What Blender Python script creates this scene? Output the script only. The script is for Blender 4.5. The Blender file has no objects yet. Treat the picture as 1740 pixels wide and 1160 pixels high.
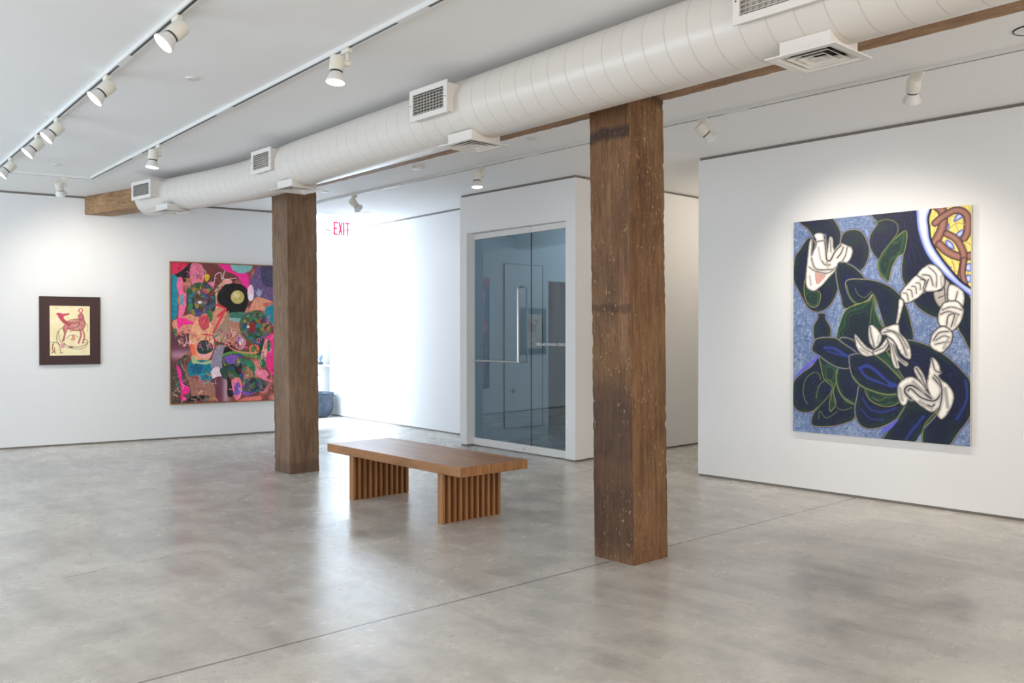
import bpy, bmesh, math, random
import numpy as np
from mathutils import Vector, Matrix, noise as mnoise

C = bpy.context.scene.collection
random.seed(7)
PI = math.pi

# ------------------------------------------------------------------ helpers
def link(o, parent=None):
    C.objects.link(o)
    if parent is not None:
        o.parent = parent
    return o

def tag(o, label=None, cat=None, group=None, kind=None):
    if label: o['label'] = label
    if cat: o['category'] = cat
    if group: o['group'] = group
    if kind: o['kind'] = kind
    return o

def empty(name, loc=(0, 0, 0), rz=0.0, label=None, cat=None, group=None):
    o = bpy.data.objects.new(name, None)
    o.empty_display_size = 0.1
    o.location = loc
    o.rotation_euler = (0, 0, rz)
    link(o)
    return tag(o, label, cat, group)

def copy_tree(o, parent=None):
    c = o.copy()
    if o.type == 'LIGHT':
        c.data = o.data.copy()
    C.objects.link(c)
    if parent is not None:
        c.parent = parent
    for ch in list(o.children):
        copy_tree(ch, c)
    return c

class MB:
    """collects verts/faces, builds one mesh object"""
    def __init__(s):
        s.v = []; s.f = []; s.m = []; s.uv = None
    def add(s, vs, fs, mi=0):
        n = len(s.v)
        s.v += [tuple(p) for p in vs]
        for f in fs:
            s.f.append(tuple(i + n for i in f)); s.m.append(mi)
        return s
    def hexa(s, b, t, mi=0):
        """b, t: four bottom and four top corners, counter-clockwise seen from above"""
        return s.add(list(b) + list(t), [(3, 2, 1, 0), (4, 5, 6, 7), (0, 1, 5, 4), (1, 2, 6, 5), (2, 3, 7, 6), (3, 0, 4, 7)], mi)
    def box(s, x0, x1, y0, y1, z0, z1, mi=0):
        return s.hexa([(x0, y0, z0), (x1, y0, z0), (x1, y1, z0), (x0, y1, z0)],
                      [(x0, y0, z1), (x1, y0, z1), (x1, y1, z1), (x0, y1, z1)], mi)
    def frame(s, x0, x1, z0, z1, wd, y0, y1, mi=0):
        """rectangular frame in the XZ plane"""
        s.box(x0, x0 + wd, y0, y1, z0, z1, mi); s.box(x1 - wd, x1, y0, y1, z0, z1, mi)
        s.box(x0 + wd, x1 - wd, y0, y1, z0, z0 + wd, mi); s.box(x0 + wd, x1 - wd, y0, y1, z1 - wd, z1, mi)
        return s
    def lathe(s, prof, M=Matrix(), n=28, mi=0, cap0=True, cap1=True):
        """prof: (radius, z) list turned about the local z axis"""
        vs = []; fs = []
        for r, z in prof:
            for k in range(n):
                a = 2 * PI * k / n
                vs.append(M @ Vector((r * math.cos(a), r * math.sin(a), z)))
        for i in range(len(prof) - 1):
            for k in range(n):
                k2 = (k + 1) % n
                fs.append((i * n + k, i * n + k2, (i + 1) * n + k2, (i + 1) * n + k))
        if cap0: fs.append(tuple(range(n - 1, -1, -1)))
        if cap1: fs.append(tuple((len(prof) - 1) * n + k for k in range(n)))
        return s.add(vs, fs, mi)
    def tube(s, pts, r, n=12, mi=0):
        P = [Vector(p) for p in pts]
        vs = []; fs = []
        for i, p in enumerate(P):
            d = (P[min(i + 1, len(P) - 1)] - P[max(i - 1, 0)]).normalized()
            a = d.orthogonal().normalized() if i == 0 else (a - d * a.dot(d)).normalized()
            b = d.cross(a)
            rr = r[i] if isinstance(r, (list, tuple)) else r
            for k in range(n):
                t = 2 * PI * k / n
                vs.append(p + a * rr * math.cos(t) + b * rr * math.sin(t))
        for i in range(len(P) - 1):
            for k in range(n):
                k2 = (k + 1) % n
                fs.append((i * n + k, i * n + k2, (i + 1) * n + k2, (i + 1) * n + k))
        fs.append(tuple(range(n - 1, -1, -1))); fs.append(tuple((len(P) - 1) * n + k for k in range(n)))
        return s.add(vs, fs, mi)
    def build(s, name, mats, parent=None, smooth=None, bevel=None):
        me = bpy.data.meshes.new(name)
        me.from_pydata(s.v, [], s.f)
        for m in (mats if isinstance(mats, (list, tuple)) else [mats]):
            me.materials.append(m)
        me.polygons.foreach_set('material_index', s.m)
        bm = bmesh.new(); bm.from_mesh(me); bmesh.ops.recalc_face_normals(bm, faces=bm.faces); bm.to_mesh(me); bm.free()
        if smooth:
            me.polygons.foreach_set('use_smooth', [True] * len(me.polygons))
            me.set_sharp_from_angle(angle=math.radians(smooth))
        me.update()
        o = bpy.data.objects.new(name, me)
        link(o, parent)
        if bevel:
            b = o.modifiers.new('bevel', 'BEVEL'); b.width = bevel; b.segments = 2; b.limit_method = 'ANGLE'
        return o

# ------------------------------------------------------------------ materials
def srgb(r, g, b):
    f = lambda c: ((c / 255 + .055) / 1.055) ** 2.4 if c / 255 > .04045 else c / 255 / 12.92
    return (f(r), f(g), f(b), 1)

def mat(name, col=(.8, .8, .8, 1), rough=.5, metal=0.0, spec=.5):
    m = bpy.data.materials.new(name); m.use_nodes = True
    b = m.node_tree.nodes['Principled BSDF']
    b.inputs['Base Color'].default_value = col
    b.inputs['Roughness'].default_value = rough
    b.inputs['Metallic'].default_value = metal
    b.inputs['Specular IOR Level'].default_value = spec
    return m

class NT:
    def __init__(s, m): s.t = m.node_tree; s.b = s.t.nodes['Principled BSDF']
    def n(s, typ, **kw):
        o = s.t.nodes.new(typ)
        for k, v in kw.items():
            if k.startswith('i_'):
                key = k[2:]; key = int(key) if key.isdigit() else key.replace('_', ' ')
                o.inputs[key].default_value = v
            else: setattr(o, k, v)
        return o
    def l(s, a, b): s.t.links.new(a, b)
    def math(s, op, a, b=None, c=None):
        o = s.n('ShaderNodeMath', operation=op)
        for i, x in enumerate((a, b, c)):
            if x is None: continue
            if isinstance(x, (int, float)): o.inputs[i].default_value = x
            else: s.l(x, o.inputs[i])
        return o.outputs[0]
    def ramp(s, fac, *stops):
        o = s.n('ShaderNodeValToRGB'); e = o.color_ramp.elements
        while len(e) < len(stops): e.new(.5)
        for el, (p, c) in zip(e, stops): el.position = p; el.color = c
        s.l(fac, o.inputs[0]); return o.outputs[0]
    def mix(s, fac, a, b, mode='MIX'):
        o = s.n('ShaderNodeMix', data_type='RGBA', blend_type=mode)
        for i, x in ((0, fac), (6, a), (7, b)):
            if isinstance(x, (int, float)): o.inputs[i].default_value = x
            elif isinstance(x, tuple): o.inputs[i].default_value = x
            else: s.l(x, o.inputs[i])
        return o.outputs[2]
    def noise(s, vec, scale, detail=4, rough=.55, dist=0.0):
        o = s.n('ShaderNodeTexNoise', i_Scale=scale, i_Detail=detail, i_Roughness=rough, i_Distortion=dist)
        if vec is not None: s.l(vec, o.inputs['Vector'])
        return o.outputs['Fac']
    def coord(s, scale=(1, 1, 1), kind='Object', loc=(0, 0, 0)):
        t = s.n('ShaderNodeTexCoord'); mp = s.n('ShaderNodeMapping')
        mp.inputs['Scale'].default_value = scale; mp.inputs['Location'].default_value = loc
        s.l(t.outputs[kind], mp.inputs['Vector']); return mp.outputs[0]
    def bump(s, h, strength=.2, dist=.01):
        o = s.n('ShaderNodeBump', i_Strength=strength, i_Distance=dist); s.l(h, o.inputs['Height'])
        s.l(o.outputs[0], s.b.inputs['Normal'])

def g(v): return (v, v, v, 1)

def paint_mat(name, col, rough=.6):
    m = mat(name, col, rough, spec=.3); t = NT(m)
    f = t.noise(t.coord(), 60, 3)
    t.bump(f, .03, .002)
    return m

M = {}
M['wall'] = paint_mat('wall_paint', (.77, .77, .77, 1), .65)
M['ceil'] = paint_mat('ceiling_paint', (.87, .87, .87, 1), .75)
M['white'] = mat('white_enamel', (.74, .735, .72, 1), .4)
M['rail'] = mat('track_white', (.74, .74, .73, 1), .45)
M['cream'] = mat('cream_lamp_plastic', srgb(222, 219, 208), .4)
M['offwhite'] = mat('painted_sheet_metal', srgb(224, 220, 215), .35)
M['reveal'] = mat('reveal_metal', srgb(128, 122, 116), .45, .3)
M['dark'] = mat('dark_recess', g(.012), .6)
M['slot'] = mat('track_slot', srgb(52, 55, 58), .4)
M['steel'] = mat('brushed_steel', srgb(190, 190, 188), .28, .9)
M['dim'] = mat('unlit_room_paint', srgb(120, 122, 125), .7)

def make_concrete():
    m = mat('polished_concrete', g(.4), .3, spec=.5); t = NT(m)
    co = t.coord()
    big = t.noise(co, .55, 6, .62, .15); mid = t.noise(co, 2.3, 8, .62, .1); fine = t.noise(co, 26, 4, .6)
    st = t.noise(t.coord((5, 1.2, 1)), 1.1, 6, .6, .3)
    base = t.ramp(mid, (.35, srgb(182, 177, 170)), (.5, srgb(204, 199, 190)), (.65, srgb(219, 214, 205)))
    base = t.mix(t.ramp(big, (.38, g(0)), (.62, g(1))), base, t.mix(.6, base, srgb(168, 164, 160)))
    base = t.mix(t.math('MULTIPLY', t.ramp(st, (.46, g(0)), (.66, g(1))), .5), base, srgb(218, 213, 204))
    base = t.mix(t.math('MULTIPLY', t.ramp(fine, (.45, g(0)), (.75, g(1))), .16), base, srgb(120, 117, 112))
    # sawn joints, a hairline crack and a ghost line, at their own places on the slab
    sep = t.n('ShaderNodeSeparateXYZ'); t.l(co, sep.inputs[0]); X, Y = sep.outputs[0], sep.outputs[1]
    wob = t.math('MULTIPLY', t.math('SUBTRACT', t.noise(co, 2.5, 3), .5), 1.0)
    def line(val, at, w):
        d = t.math('ABSOLUTE', t.math('SUBTRACT', val, at))
        return t.math('SUBTRACT', 1.0, t.math('SMOOTH_MIN', t.math('DIVIDE', d, w), 1.0, .2))
    def span(v, a, b):
        return t.math('MULTIPLY', t.math('GREATER_THAN', v, a), t.math('LESS_THAN', v, b))
    j1 = t.math('MAXIMUM', line(Y, 3.525, .011), t.math('MULTIPLY', line(Y, 7.87, .012), .6))
    crk = t.math('MULTIPLY', line(t.math('ADD', Y, t.math('MULTIPLY', wob, .35)), 5.36, .007), span(X, .2, 2.5))
    crk = t.math('MULTIPLY', crk, t.ramp(t.noise(co, 4, 2), (.4, g(0)), (.55, g(1))))
    dark = t.math('MAXIMUM', j1, t.math('MULTIPLY', crk, .8))
    ghost = t.math('MULTIPLY', line(t.math('ADD', X, t.math('MULTIPLY', wob, .06)), 3.33, .035), span(Y, 6.0, 10.2))
    ghost2 = t.math('MULTIPLY', line(t.math('ADD', X, t.math('MULTIPLY', wob, .1)), 2.55, .03), span(Y, 2.0, 6.5))
    base = t.mix(t.math('MULTIPLY', t.math('MAXIMUM', ghost, ghost2), .22), base, srgb(212, 209, 202))
    base = t.mix(t.math('MULTIPLY', dark, .9), base, srgb(84, 80, 74))
    t.l(base, t.b.inputs['Base Color'])
    rg = t.math('ADD', t.math('MULTIPLY', mid, .26), .13)
    t.l(rg, t.b.inputs['Roughness'])
    t.bump(t.math('SUBTRACT', t.math('MULTIPLY', t.noise(co, 9, 4), .25), t.math('MULTIPLY', dark, .6)), .10, .01)
    return m
M['concrete'] = make_concrete()

def make_timber(name, c0, c1, c2, fleck=.5, axis=2, stain=.6, seed=0.0, marks=()):
    """old rough-sawn timber: broken grain along one axis, blotches, remnants of pale paint; marks = dark bands at set heights, some on the -x side only"""
    m = mat(name, c1, .6, spec=.25); t = NT(m)
    def along(c, a, loc, detail=5, rough=.62, dist=0.0):
        s = [c, c, c]; s[axis] = a
        return t.noise(t.coord(tuple(s), loc=loc), 1.0, detail, rough, dist)
    grain = along(34, 2.6, (seed, seed, seed), 7, .68)
    fine = along(120, 9, (seed, 0, seed), 4, .65)
    blot = along(5, 2.2, (seed * 2, seed, 1), 6, .65, .3)
    big = t.noise(t.coord((2.4, 2.4, 1.5), loc=(seed * 3, seed, 0)), 1.0, 5, .62, .4)
    hue = along(8, .7, (3, seed, seed), 3)
    col = t.ramp(grain, (.3, c0), (.5, c1), (.72, c2))
    col = t.mix(t.math('MULTIPLY', t.ramp(blot, (.35, g(0)), (.7, g(1))), .55), col, tuple(x * 1.22 for x in c2[:3]) + (1,), 'MIX')
    col = t.mix(t.math('MULTIPLY', t.ramp(hue, (.42, g(0)), (.62, g(1))), .45), col, t.mix(1.0, col, srgb(236, 214, 226), 'MULTIPLY'))
    col = t.mix(t.math('MULTIPLY', t.ramp(fine, (.34, g(1)), (.52, g(0))), .5), col, tuple(x * .45 for x in c0[:3]) + (1,))
    col = t.mix(t.math('MULTIPLY', t.ramp(big, (.46, g(0)), (.68, g(1))), stain), col, tuple(x * .5 for x in c0[:3]) + (1,))
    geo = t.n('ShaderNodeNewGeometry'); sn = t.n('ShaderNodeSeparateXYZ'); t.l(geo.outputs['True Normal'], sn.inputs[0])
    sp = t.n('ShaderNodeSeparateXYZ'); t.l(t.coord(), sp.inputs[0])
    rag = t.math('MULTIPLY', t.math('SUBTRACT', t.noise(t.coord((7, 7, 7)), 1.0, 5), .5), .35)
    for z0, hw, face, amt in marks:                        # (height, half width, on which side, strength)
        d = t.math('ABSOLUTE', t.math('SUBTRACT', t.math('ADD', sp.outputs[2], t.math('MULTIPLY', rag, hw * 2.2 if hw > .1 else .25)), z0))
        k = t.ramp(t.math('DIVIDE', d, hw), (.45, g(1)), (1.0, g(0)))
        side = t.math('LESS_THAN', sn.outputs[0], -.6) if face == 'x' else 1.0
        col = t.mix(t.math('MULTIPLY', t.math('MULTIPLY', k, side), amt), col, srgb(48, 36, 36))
    fl = along(80, 30, (seed, seed, 2), 3, .6)
    area = t.noise(t.coord((4, 4, 2.2), loc=(1, seed, 4)), 1.0, 4)
    fk = t.math('MULTIPLY', t.ramp(fl, (.64, g(0)), (.68, g(1))), t.ramp(area, (.38, g(0)), (.6, g(1))))
    col = t.mix(t.math('MULTIPLY', fk, fleck), col, srgb(190, 172, 136))
    t.l(col, t.b.inputs['Base Color'])
    t.bump(t.math('ADD', t.math('MULTIPLY', grain, .6), t.math('MULTIPLY', fine, .6)), .55, .006)
    return m
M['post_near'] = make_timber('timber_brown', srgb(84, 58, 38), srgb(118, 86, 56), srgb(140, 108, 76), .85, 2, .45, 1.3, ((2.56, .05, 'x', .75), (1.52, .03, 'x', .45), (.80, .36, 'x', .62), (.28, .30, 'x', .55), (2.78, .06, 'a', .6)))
M['post_far'] = make_timber('timber_grey_brown', srgb(98, 76, 58), srgb(126, 101, 79), srgb(146, 122, 100), .4, 2, .25, 5.1, ((.05, .10, 'a', .3),))
M['beam'] = make_timber('timber_beam', srgb(114, 84, 54), srgb(152, 118, 82), srgb(182, 152, 116), .7, 1, .3, 3.3)

def make_walnut(name, axis, dark=1.0):
    m = mat(name, srgb(140, 96, 60), .38, spec=.45); t = NT(m)
    s = [22, 22, 22]; s[axis] = .9
    if axis == 1: s = [30, .9, 5]
    gr = t.noise(t.coord(tuple(s)), 1.0, 6, .6, .8)
    s2 = [110, 110, 110]; s2[axis] = 3
    fi = t.noise(t.coord(tuple(s2)), 1.0, 3, .6)
    k = dark
    col = t.ramp(gr, (.3, srgb(112 * k, 76 * k, 46 * k)), (.5, srgb(143 * k, 100 * k, 63 * k)), (.72, srgb(166 * k, 122 * k, 80 * k)))
    col = t.mix(t.math('MULTIPLY', t.ramp(fi, (.35, g(1)), (.6, g(0))), .3), col, srgb(82 * k, 54 * k, 32 * k))
    t.l(col, t.b.inputs['Base Color']); t.bump(fi, .08, .002)
    return m
M['bench_top'] = make_walnut('bench_wood_top', 1, 1.18)
M['bench_leg'] = make_walnut('bench_wood_leg', 2, 1.16)
M['frame_wood'] = make_walnut('thin_frame_wood', 2, 1.05)

def make_duct():
    m = mat('painted_spiral_duct', srgb(214, 208, 201), .3, spec=.5); t = NT(m)
    uv = t.n('ShaderNodeUVMap'); sep = t.n('ShaderNodeSeparateXYZ'); t.l(uv.outputs[0], sep.inputs[0])
    a = t.math('FRACT', t.math('ADD', t.math('DIVIDE', sep.outputs[0], .135), sep.outputs[1]))
    d = t.math('ABSOLUTE', t.math('SUBTRACT', a, .5))
    seam = t.ramp(d, (0.0, g(1)), (.018, g(.7)), (.034, g(0)))
    t.l(t.mix(t.math('MULTIPLY', seam, .42), srgb(214, 208, 201), srgb(172, 164, 156)), t.b.inputs['Base Color'])
    t.bump(seam, .35, .003)
    return m
M['duct'] = make_duct()

def emit(name, col, strength):
    m = mat(name, g(0)); b = m.node_tree.nodes['Principled BSDF']
    b.inputs['Emission Color'].default_value = col; b.inputs['Emission Strength'].default_value = strength
    return m
M['lens'] = emit('lamp_lens', (1, .93, .82, 1), 6.0)

def make_glass():
    m = bpy.data.materials.new('tinted_door_glass'); m.use_nodes = True
    nt = m.node_tree; nt.nodes.clear()
    out = nt.nodes.new('ShaderNodeOutputMaterial'); mx = nt.nodes.new('ShaderNodeMixShader')
    tr = nt.nodes.new('ShaderNodeBsdfTransparent'); gl = nt.nodes.new('ShaderNodeBsdfGlossy')
    fr = nt.nodes.new('ShaderNodeFresnel'); fr.inputs['IOR'].default_value = 2.1
    tr.inputs['Color'].default_value = GLASS_TINT
    gl.inputs['Color'].default_value = (.82, .93, 1, 1); gl.inputs['Roughness'].default_value = .01
    ge = nt.nodes.new('ShaderNodeNewGeometry'); mu = nt.nodes.new('ShaderNodeMath'); mu.operation = 'MULTIPLY'
    iv = nt.nodes.new('ShaderNodeMath'); iv.operation = 'SUBTRACT'; iv.inputs[0].default_value = 1.0
    nt.links.new(ge.outputs['Backfacing'], iv.inputs[1]); nt.links.new(iv.outputs[0], mu.inputs[0]); nt.links.new(fr.outputs[0], mu.inputs[1])
    nt.links.new(mu.outputs[0], mx.inputs[0]); nt.links.new(tr.outputs[0], mx.inputs[1]); nt.links.new(gl.outputs[0], mx.inputs[2])
    nt.links.new(mx.outputs[0], out.inputs[0])
    return m
GLASS_TINT = (.58, .70, .77, 1)
M['glass'] = make_glass()
M['clear'] = None
# ------------------------------------------------------------------ painted pictures (colour per vertex of a fine canvas grid)
def vnoise(x, y, seed=0):
    rs = np.random.RandomState(seed); T = rs.rand(128, 128)
    xi = np.floor(x).astype(int); yi = np.floor(y).astype(int)
    fx = x - xi; fy = y - yi; fx = fx * fx * (3 - 2 * fx); fy = fy * fy * (3 - 2 * fy)
    t = lambda a, b: T[b % 128, a % 128]
    return (t(xi, yi) * (1 - fx) + t(xi + 1, yi) * fx) * (1 - fy) + (t(xi, yi + 1) * (1 - fx) + t(xi + 1, yi + 1) * fx) * fy

def spline(p, closed, n=5):
    p = np.array(p, float); N = len(p); out = []
    if N < 3 and not closed: return p
    for i in range(N if closed else N - 1):
        if closed: a, b, c, d = p[(i - 1) % N], p[i], p[(i + 1) % N], p[(i + 2) % N]
        else: a, b, c, d = p[max(i - 1, 0)], p[i], p[i + 1], p[min(i + 2, N - 1)]
        for k in range(n):
            t = k / n
            out.append(.5 * (2 * b + (c - a) * t + (2 * a - 5 * b + 4 * c - d) * t * t + (3 * b - a - 3 * c + d) * t ** 3))
    if not closed: out.append(p[-1])
    return np.array(out)

class Picture:
    """w, h in mm; px = grid step in mm"""
    def __init__(s, w, h, px, base):
        s.w, s.h, s.px = w, h, px
        s.nx, s.ny = int(w / px) + 1, int(h / px) + 1
        s.X, s.Y = np.meshgrid(np.linspace(0, w, s.nx), np.linspace(0, h, s.ny))
        s.I = np.zeros((s.ny, s.nx, 3)); s.I[:] = base
    def sdf(s, pts, closed, margin):
        P = pts; x0, y0 = P.min(0) - margin; x1, y1 = P.max(0) + margin
        i0 = max(0, int(x0 / s.px)); i1 = min(s.nx, int(x1 / s.px) + 2); j0 = max(0, int(y0 / s.px)); j1 = min(s.ny, int(y1 / s.px) + 2)
        if i1 <= i0 or j1 <= j0: return None
        sl = (slice(j0, j1), slice(i0, i1)); X, Y = s.X[sl], s.Y[sl]
        D = np.full(X.shape, 1e9); ins = np.zeros(X.shape, bool); n = len(P)
        for k in range(n if closed else n - 1):
            a, b = P[k], P[(k + 1) % n]; e = b - a; L = e @ e
            if L < 1e-9: continue
            t = np.clip(((X - a[0]) * e[0] + (Y - a[1]) * e[1]) / L, 0, 1)
            D = np.minimum(D, (X - a[0] - t * e[0]) ** 2 + (Y - a[1] - t * e[1]) ** 2)
            if closed and a[1] != b[1]:
                c = ((a[1] > Y) != (b[1] > Y)) & (X < e[0] * (Y - a[1]) / e[1] + a[0]); ins ^= c
        D = np.sqrt(D)
        return sl, X, Y, (np.where(ins, D, -D) if closed else -D)
    def blend(s, sl, al, col):
        al = np.clip(al, 0, 1)[..., None]; s.I[sl] = s.I[sl] * (1 - al) + np.asarray(col, float) * al
    def pts(s, raw):
        p = np.array(raw, float).reshape(-1, 2) / 1000.0; return p * (s.w, s.h)
    def fill(s, raw, fn, margin=8):
        r = s.sdf(spline(s.pts(raw), True), True, margin)
        if r is None: return
        sl, X, Y, d = r; fn(s, sl, X, Y, d)
    def stroke(s, raw, width, col, soft=1.0, shade=None):
        r = s.sdf(spline(s.pts(raw), False), False, width + 6)
        if r is None: return
        sl, X, Y, d = r; d = -d
        al = (width / 2 - d) / (s.px * soft) + .5
        if shade is None: s.blend(sl, al, col)
        else:
            t = np.clip(d / (width / 2), 0, 1)[..., None]
            s.blend(sl, al, np.asarray(col, float) * (1 - t ** 2) + np.asarray(shade, float) * t ** 2)
    def canvas(s, name, parent, depth, material, edge=(225, 222, 214)):
        """canvas mesh: local x to the right, z up, front face at y = -depth, back at y = 0; origin bottom centre"""
        W, H = s.w / 1000, s.h / 1000; nx, ny = s.nx, s.ny
        co = np.zeros((ny, nx, 3)); co[..., 0] = s.X / 1000 - W / 2; co[..., 1] = -depth; co[..., 2] = H - s.Y / 1000
        a = np.arange(ny * nx).reshape(ny, nx)
        q = np.stack([a[1:, :-1], a[1:, 1:], a[:-1, 1:], a[:-1, :-1]], -1).reshape(-1, 4)
        n0 = ny * nx
        ex = np.array([(sx * W / 2, y, z) for y in (-depth, 0) for sx, z in ((-1, 0), (1, 0), (1, H), (-1, H))])
        eq = np.array([(0, 4, 5, 1), (1, 5, 6, 2), (2, 6, 7, 3), (3, 7, 4, 0), (4, 7, 6, 5)]) + n0
        V = np.concatenate([co.reshape(-1, 3), ex]); Fa = np.concatenate([q, eq])
        me = bpy.data.meshes.new(name)
        me.vertices.add(len(V)); me.vertices.foreach_set('co', V.ravel())
        me.loops.add(Fa.size); me.loops.foreach_set('vertex_index', Fa.ravel().astype(np.int32))
        me.polygons.add(len(Fa)); me.polygons.foreach_set('loop_start', np.arange(0, Fa.size, 4, dtype=np.int32))
        me.update(calc_edges=True); me.validate()
        col = np.concatenate([s.I.reshape(-1, 3), np.tile(edge, (8, 1))]) / 255.0
        col = np.clip(col, 0, 1); lin = np.where(col > .04045, ((col + .055) / 1.055) ** 2.4, col / 12.92)
        at = me.color_attributes.new('paint', 'FLOAT_COLOR', 'POINT')
        at.data.foreach_set('color', np.concatenate([lin, np.ones((len(lin), 1))], 1).astype(np.float32).ravel())
        me.materials.append(material)
        o = bpy.data.objects.new(name, me); link(o, parent)
        return o

def paint_layer_mat(name, rough):
    m = mat(name, g(.5), rough, spec=.35); t = NT(m)
    a = t.n('ShaderNodeVertexColor', layer_name='paint'); t.l(a.outputs[0], t.b.inputs['Base Color'])
    t.bump(t.noise(t.coord(), 350, 2), .08, .001)
    return m
M['oil'] = paint_layer_mat('oil_paint_on_canvas', .5)
M['paper'] = paint_layer_mat('drawing_paper', .7)

def lerp(a, b, t):
    t = np.clip(t, 0, 1)[..., None]; return np.asarray(a, float) * (1 - t) + np.asarray(b, float) * t

def brushed(X, Y):
    """short crossing brush strokes on a periwinkle ground"""
    a = vnoise(X / 6 + Y / 45, Y / 34 - X / 50, 3); b = vnoise(X / 30 - Y / 22, Y / 7 + X / 12, 4); c = vnoise(X / 8 + Y / 9, X / 36 - Y / 28, 5)
    big = vnoise(X / 160, Y / 160, 6)
    col = lerp((102, 122, 160), (138, 154, 184), big)
    col = lerp(col, (78, 100, 144), (np.maximum(a, b) - .62) * 2.6)
    col = lerp(col, (172, 184, 210), (np.maximum(c, 1 - a) - .72) * 2.6)
    col = lerp(col, (48, 66, 104), (.16 - np.minimum(np.abs(a - .5), np.abs(b - .48)) * 8) * 2.2)
    return col

def dark_cloth(green):
    def fn(s, sl, X, Y, d):
        n = vnoise(X / 60, Y / 60, 8); n2 = vnoise(X / 14, Y / 14, 9)
        st = np.sin(d * .16 + n * 9) * .5 + .5
        if green:
            col = lerp((26, 58, 42), (12, 26, 42), (d - 10) / 80 + (n - .5) * .6)
            col = lerp(col, (74, 112, 62), (st - .7) * 1.3 * np.clip(1.2 - d / 110, 0, 1) + .12 * n2)
        else:
            col = lerp((20, 38, 40), (12, 17, 46), (d - 4) / 46 + (n - .5) * .9)
            col = lerp(col, (38, 62, 138), (st - .62) * 1.1 * n)
            col = lerp(col, (20, 44, 40), (vnoise(X / 110, Y / 110, 17) - .58) * 2.0)
            col = lerp(col, (54, 84, 50), (n2 - .7) * 1.6 * np.clip(1 - d / 60, 0, 1))
        col = lerp(col, (6, 8, 20), (.2 - n2) * 2)
        s.blend(sl, (d + 13) / 10, (70, 66, 150) if not green else (20, 40, 50)) if not green else None
        s.blend(sl, d / s.px + .5, col)
        s.blend(sl, (3.0 - np.abs(d)) / s.px + .35, (178, 164, 78))
    return fn

def white_cloth(tone):
    def fn(s, sl, X, Y, d):
        n = vnoise(X / 18, Y / 18, 12); n2 = vnoise(X / 6 + Y / 30, Y / 30, 13)
        s.blend(sl, (d + 7) / s.px, (14, 14, 22))
        col = lerp((128, 122, 116), tone, (d - 1) / 15 + (n - .5) * .5)
        col = lerp(col, (96, 92, 88), (n2 - .86) * 1.2)
        s.blend(sl, d / s.px + .5, col)
    return fn

def flat(col, jitter=14):
    def fn(s, sl, X, Y, d):
        n = vnoise(X / 16, Y / 16, 21) - .5; n2 = vnoise(X / 5, Y / 40, 22) - .5
        c = np.asarray(col, float) + (n[..., None] + n2[..., None]) * jitter
        s.blend(sl, d / s.px + .5, c)
    return fn

def paint_right():
    p = Picture(1450, 1815, 4.4, (100, 126, 186)); p.I[:] = brushed(p.X, p.Y)
    rs = np.random.RandomState(4)
    for i in range(1500):                                  # short crossing strokes of the ground
        x, y = rs.uniform(0, 1000), rs.uniform(0, 1000); an = rs.uniform(0, PI); ln = rs.uniform(10, 26)
        p.stroke([x, y, x + ln * math.cos(an), y + ln * math.sin(an) * .8], rs.uniform(3.0, 6.5), [(58, 82, 132), (170, 184, 214), (84, 108, 160), (150, 164, 200)][rs.randint(4)], 1.5)
    K = {'y': (140, 138, 74), 'k': (18, 18, 28), 'b': (38, 58, 140), 'a': (160, 154, 148), 'l': (120, 132, 214), 'o': (184, 158, 82)}
    def brim(s, sl, X, Y, d):
        s.blend(sl, (d + 6) / s.px, (24, 26, 60)); s.blend(sl, d / s.px + .5, lerp((104, 124, 226), (226, 232, 250), (d - 2) / 26))
    def yellow(s, sl, X, Y, d):
        st = np.sin(d * .19 + vnoise(X / 70, Y / 70, 5) * 8); s.blend(sl, d / s.px + .5, lerp((232, 214, 120), (176, 150, 80), (st - .72) * 3))
    def blue(s, sl, X, Y, d):
        s.blend(sl, (d + 4) / s.px, (90, 80, 90)); s.blend(sl, d / s.px + .5, lerp((84, 100, 190), (196, 206, 240), (d - 3) / 14))
    def sky(s, sl, X, Y, d): s.blend(sl, d / s.px + .5, brushed(X, Y))
    fns = {'D': dark_cloth(False), 'G': dark_cloth(True), 'W': white_cloth((238, 234, 226)), 'w': white_cloth((176, 170, 160)), 'H': brim, 'Y': yellow, 'u': blue, 'S': sky,
           'p': flat((196, 150, 140)), 'v': flat((96, 92, 204))}
    for k, raw in ART_R:
        if k in fns: p.fill(raw, fns[k], 14)
        elif k[0] == 'B': p.stroke(raw, int(k[1:]) * 1.24 + 8, (60, 40, 48)); p.stroke(raw, int(k[1:]) * 1.24, (162, 116, 100), 1, (86, 54, 52))
        elif k[0] == 'b': p.stroke(raw, int(k[1:]) * 2.6, K['b'], 3.5)
        elif k[0] == 'y': p.stroke(raw, int(k[1:]) * 2.6, (40, 74, 44), 3.0); p.stroke(raw, int(k[1:]) * .95, K['y'])
        elif k[0] == 'a': p.stroke(raw, int(k[1:]) * 1.7, K['a'], 4)
        else:
            p.stroke(raw, int(k[1:]) * 4 + 4, (172, 166, 160), 6.0) if k[0] == 'k' and int(k[1:]) < 9 else None
            p.stroke(raw, int(k[1:]) * 1.25 + .8, K[k[0]])
    return p

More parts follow.
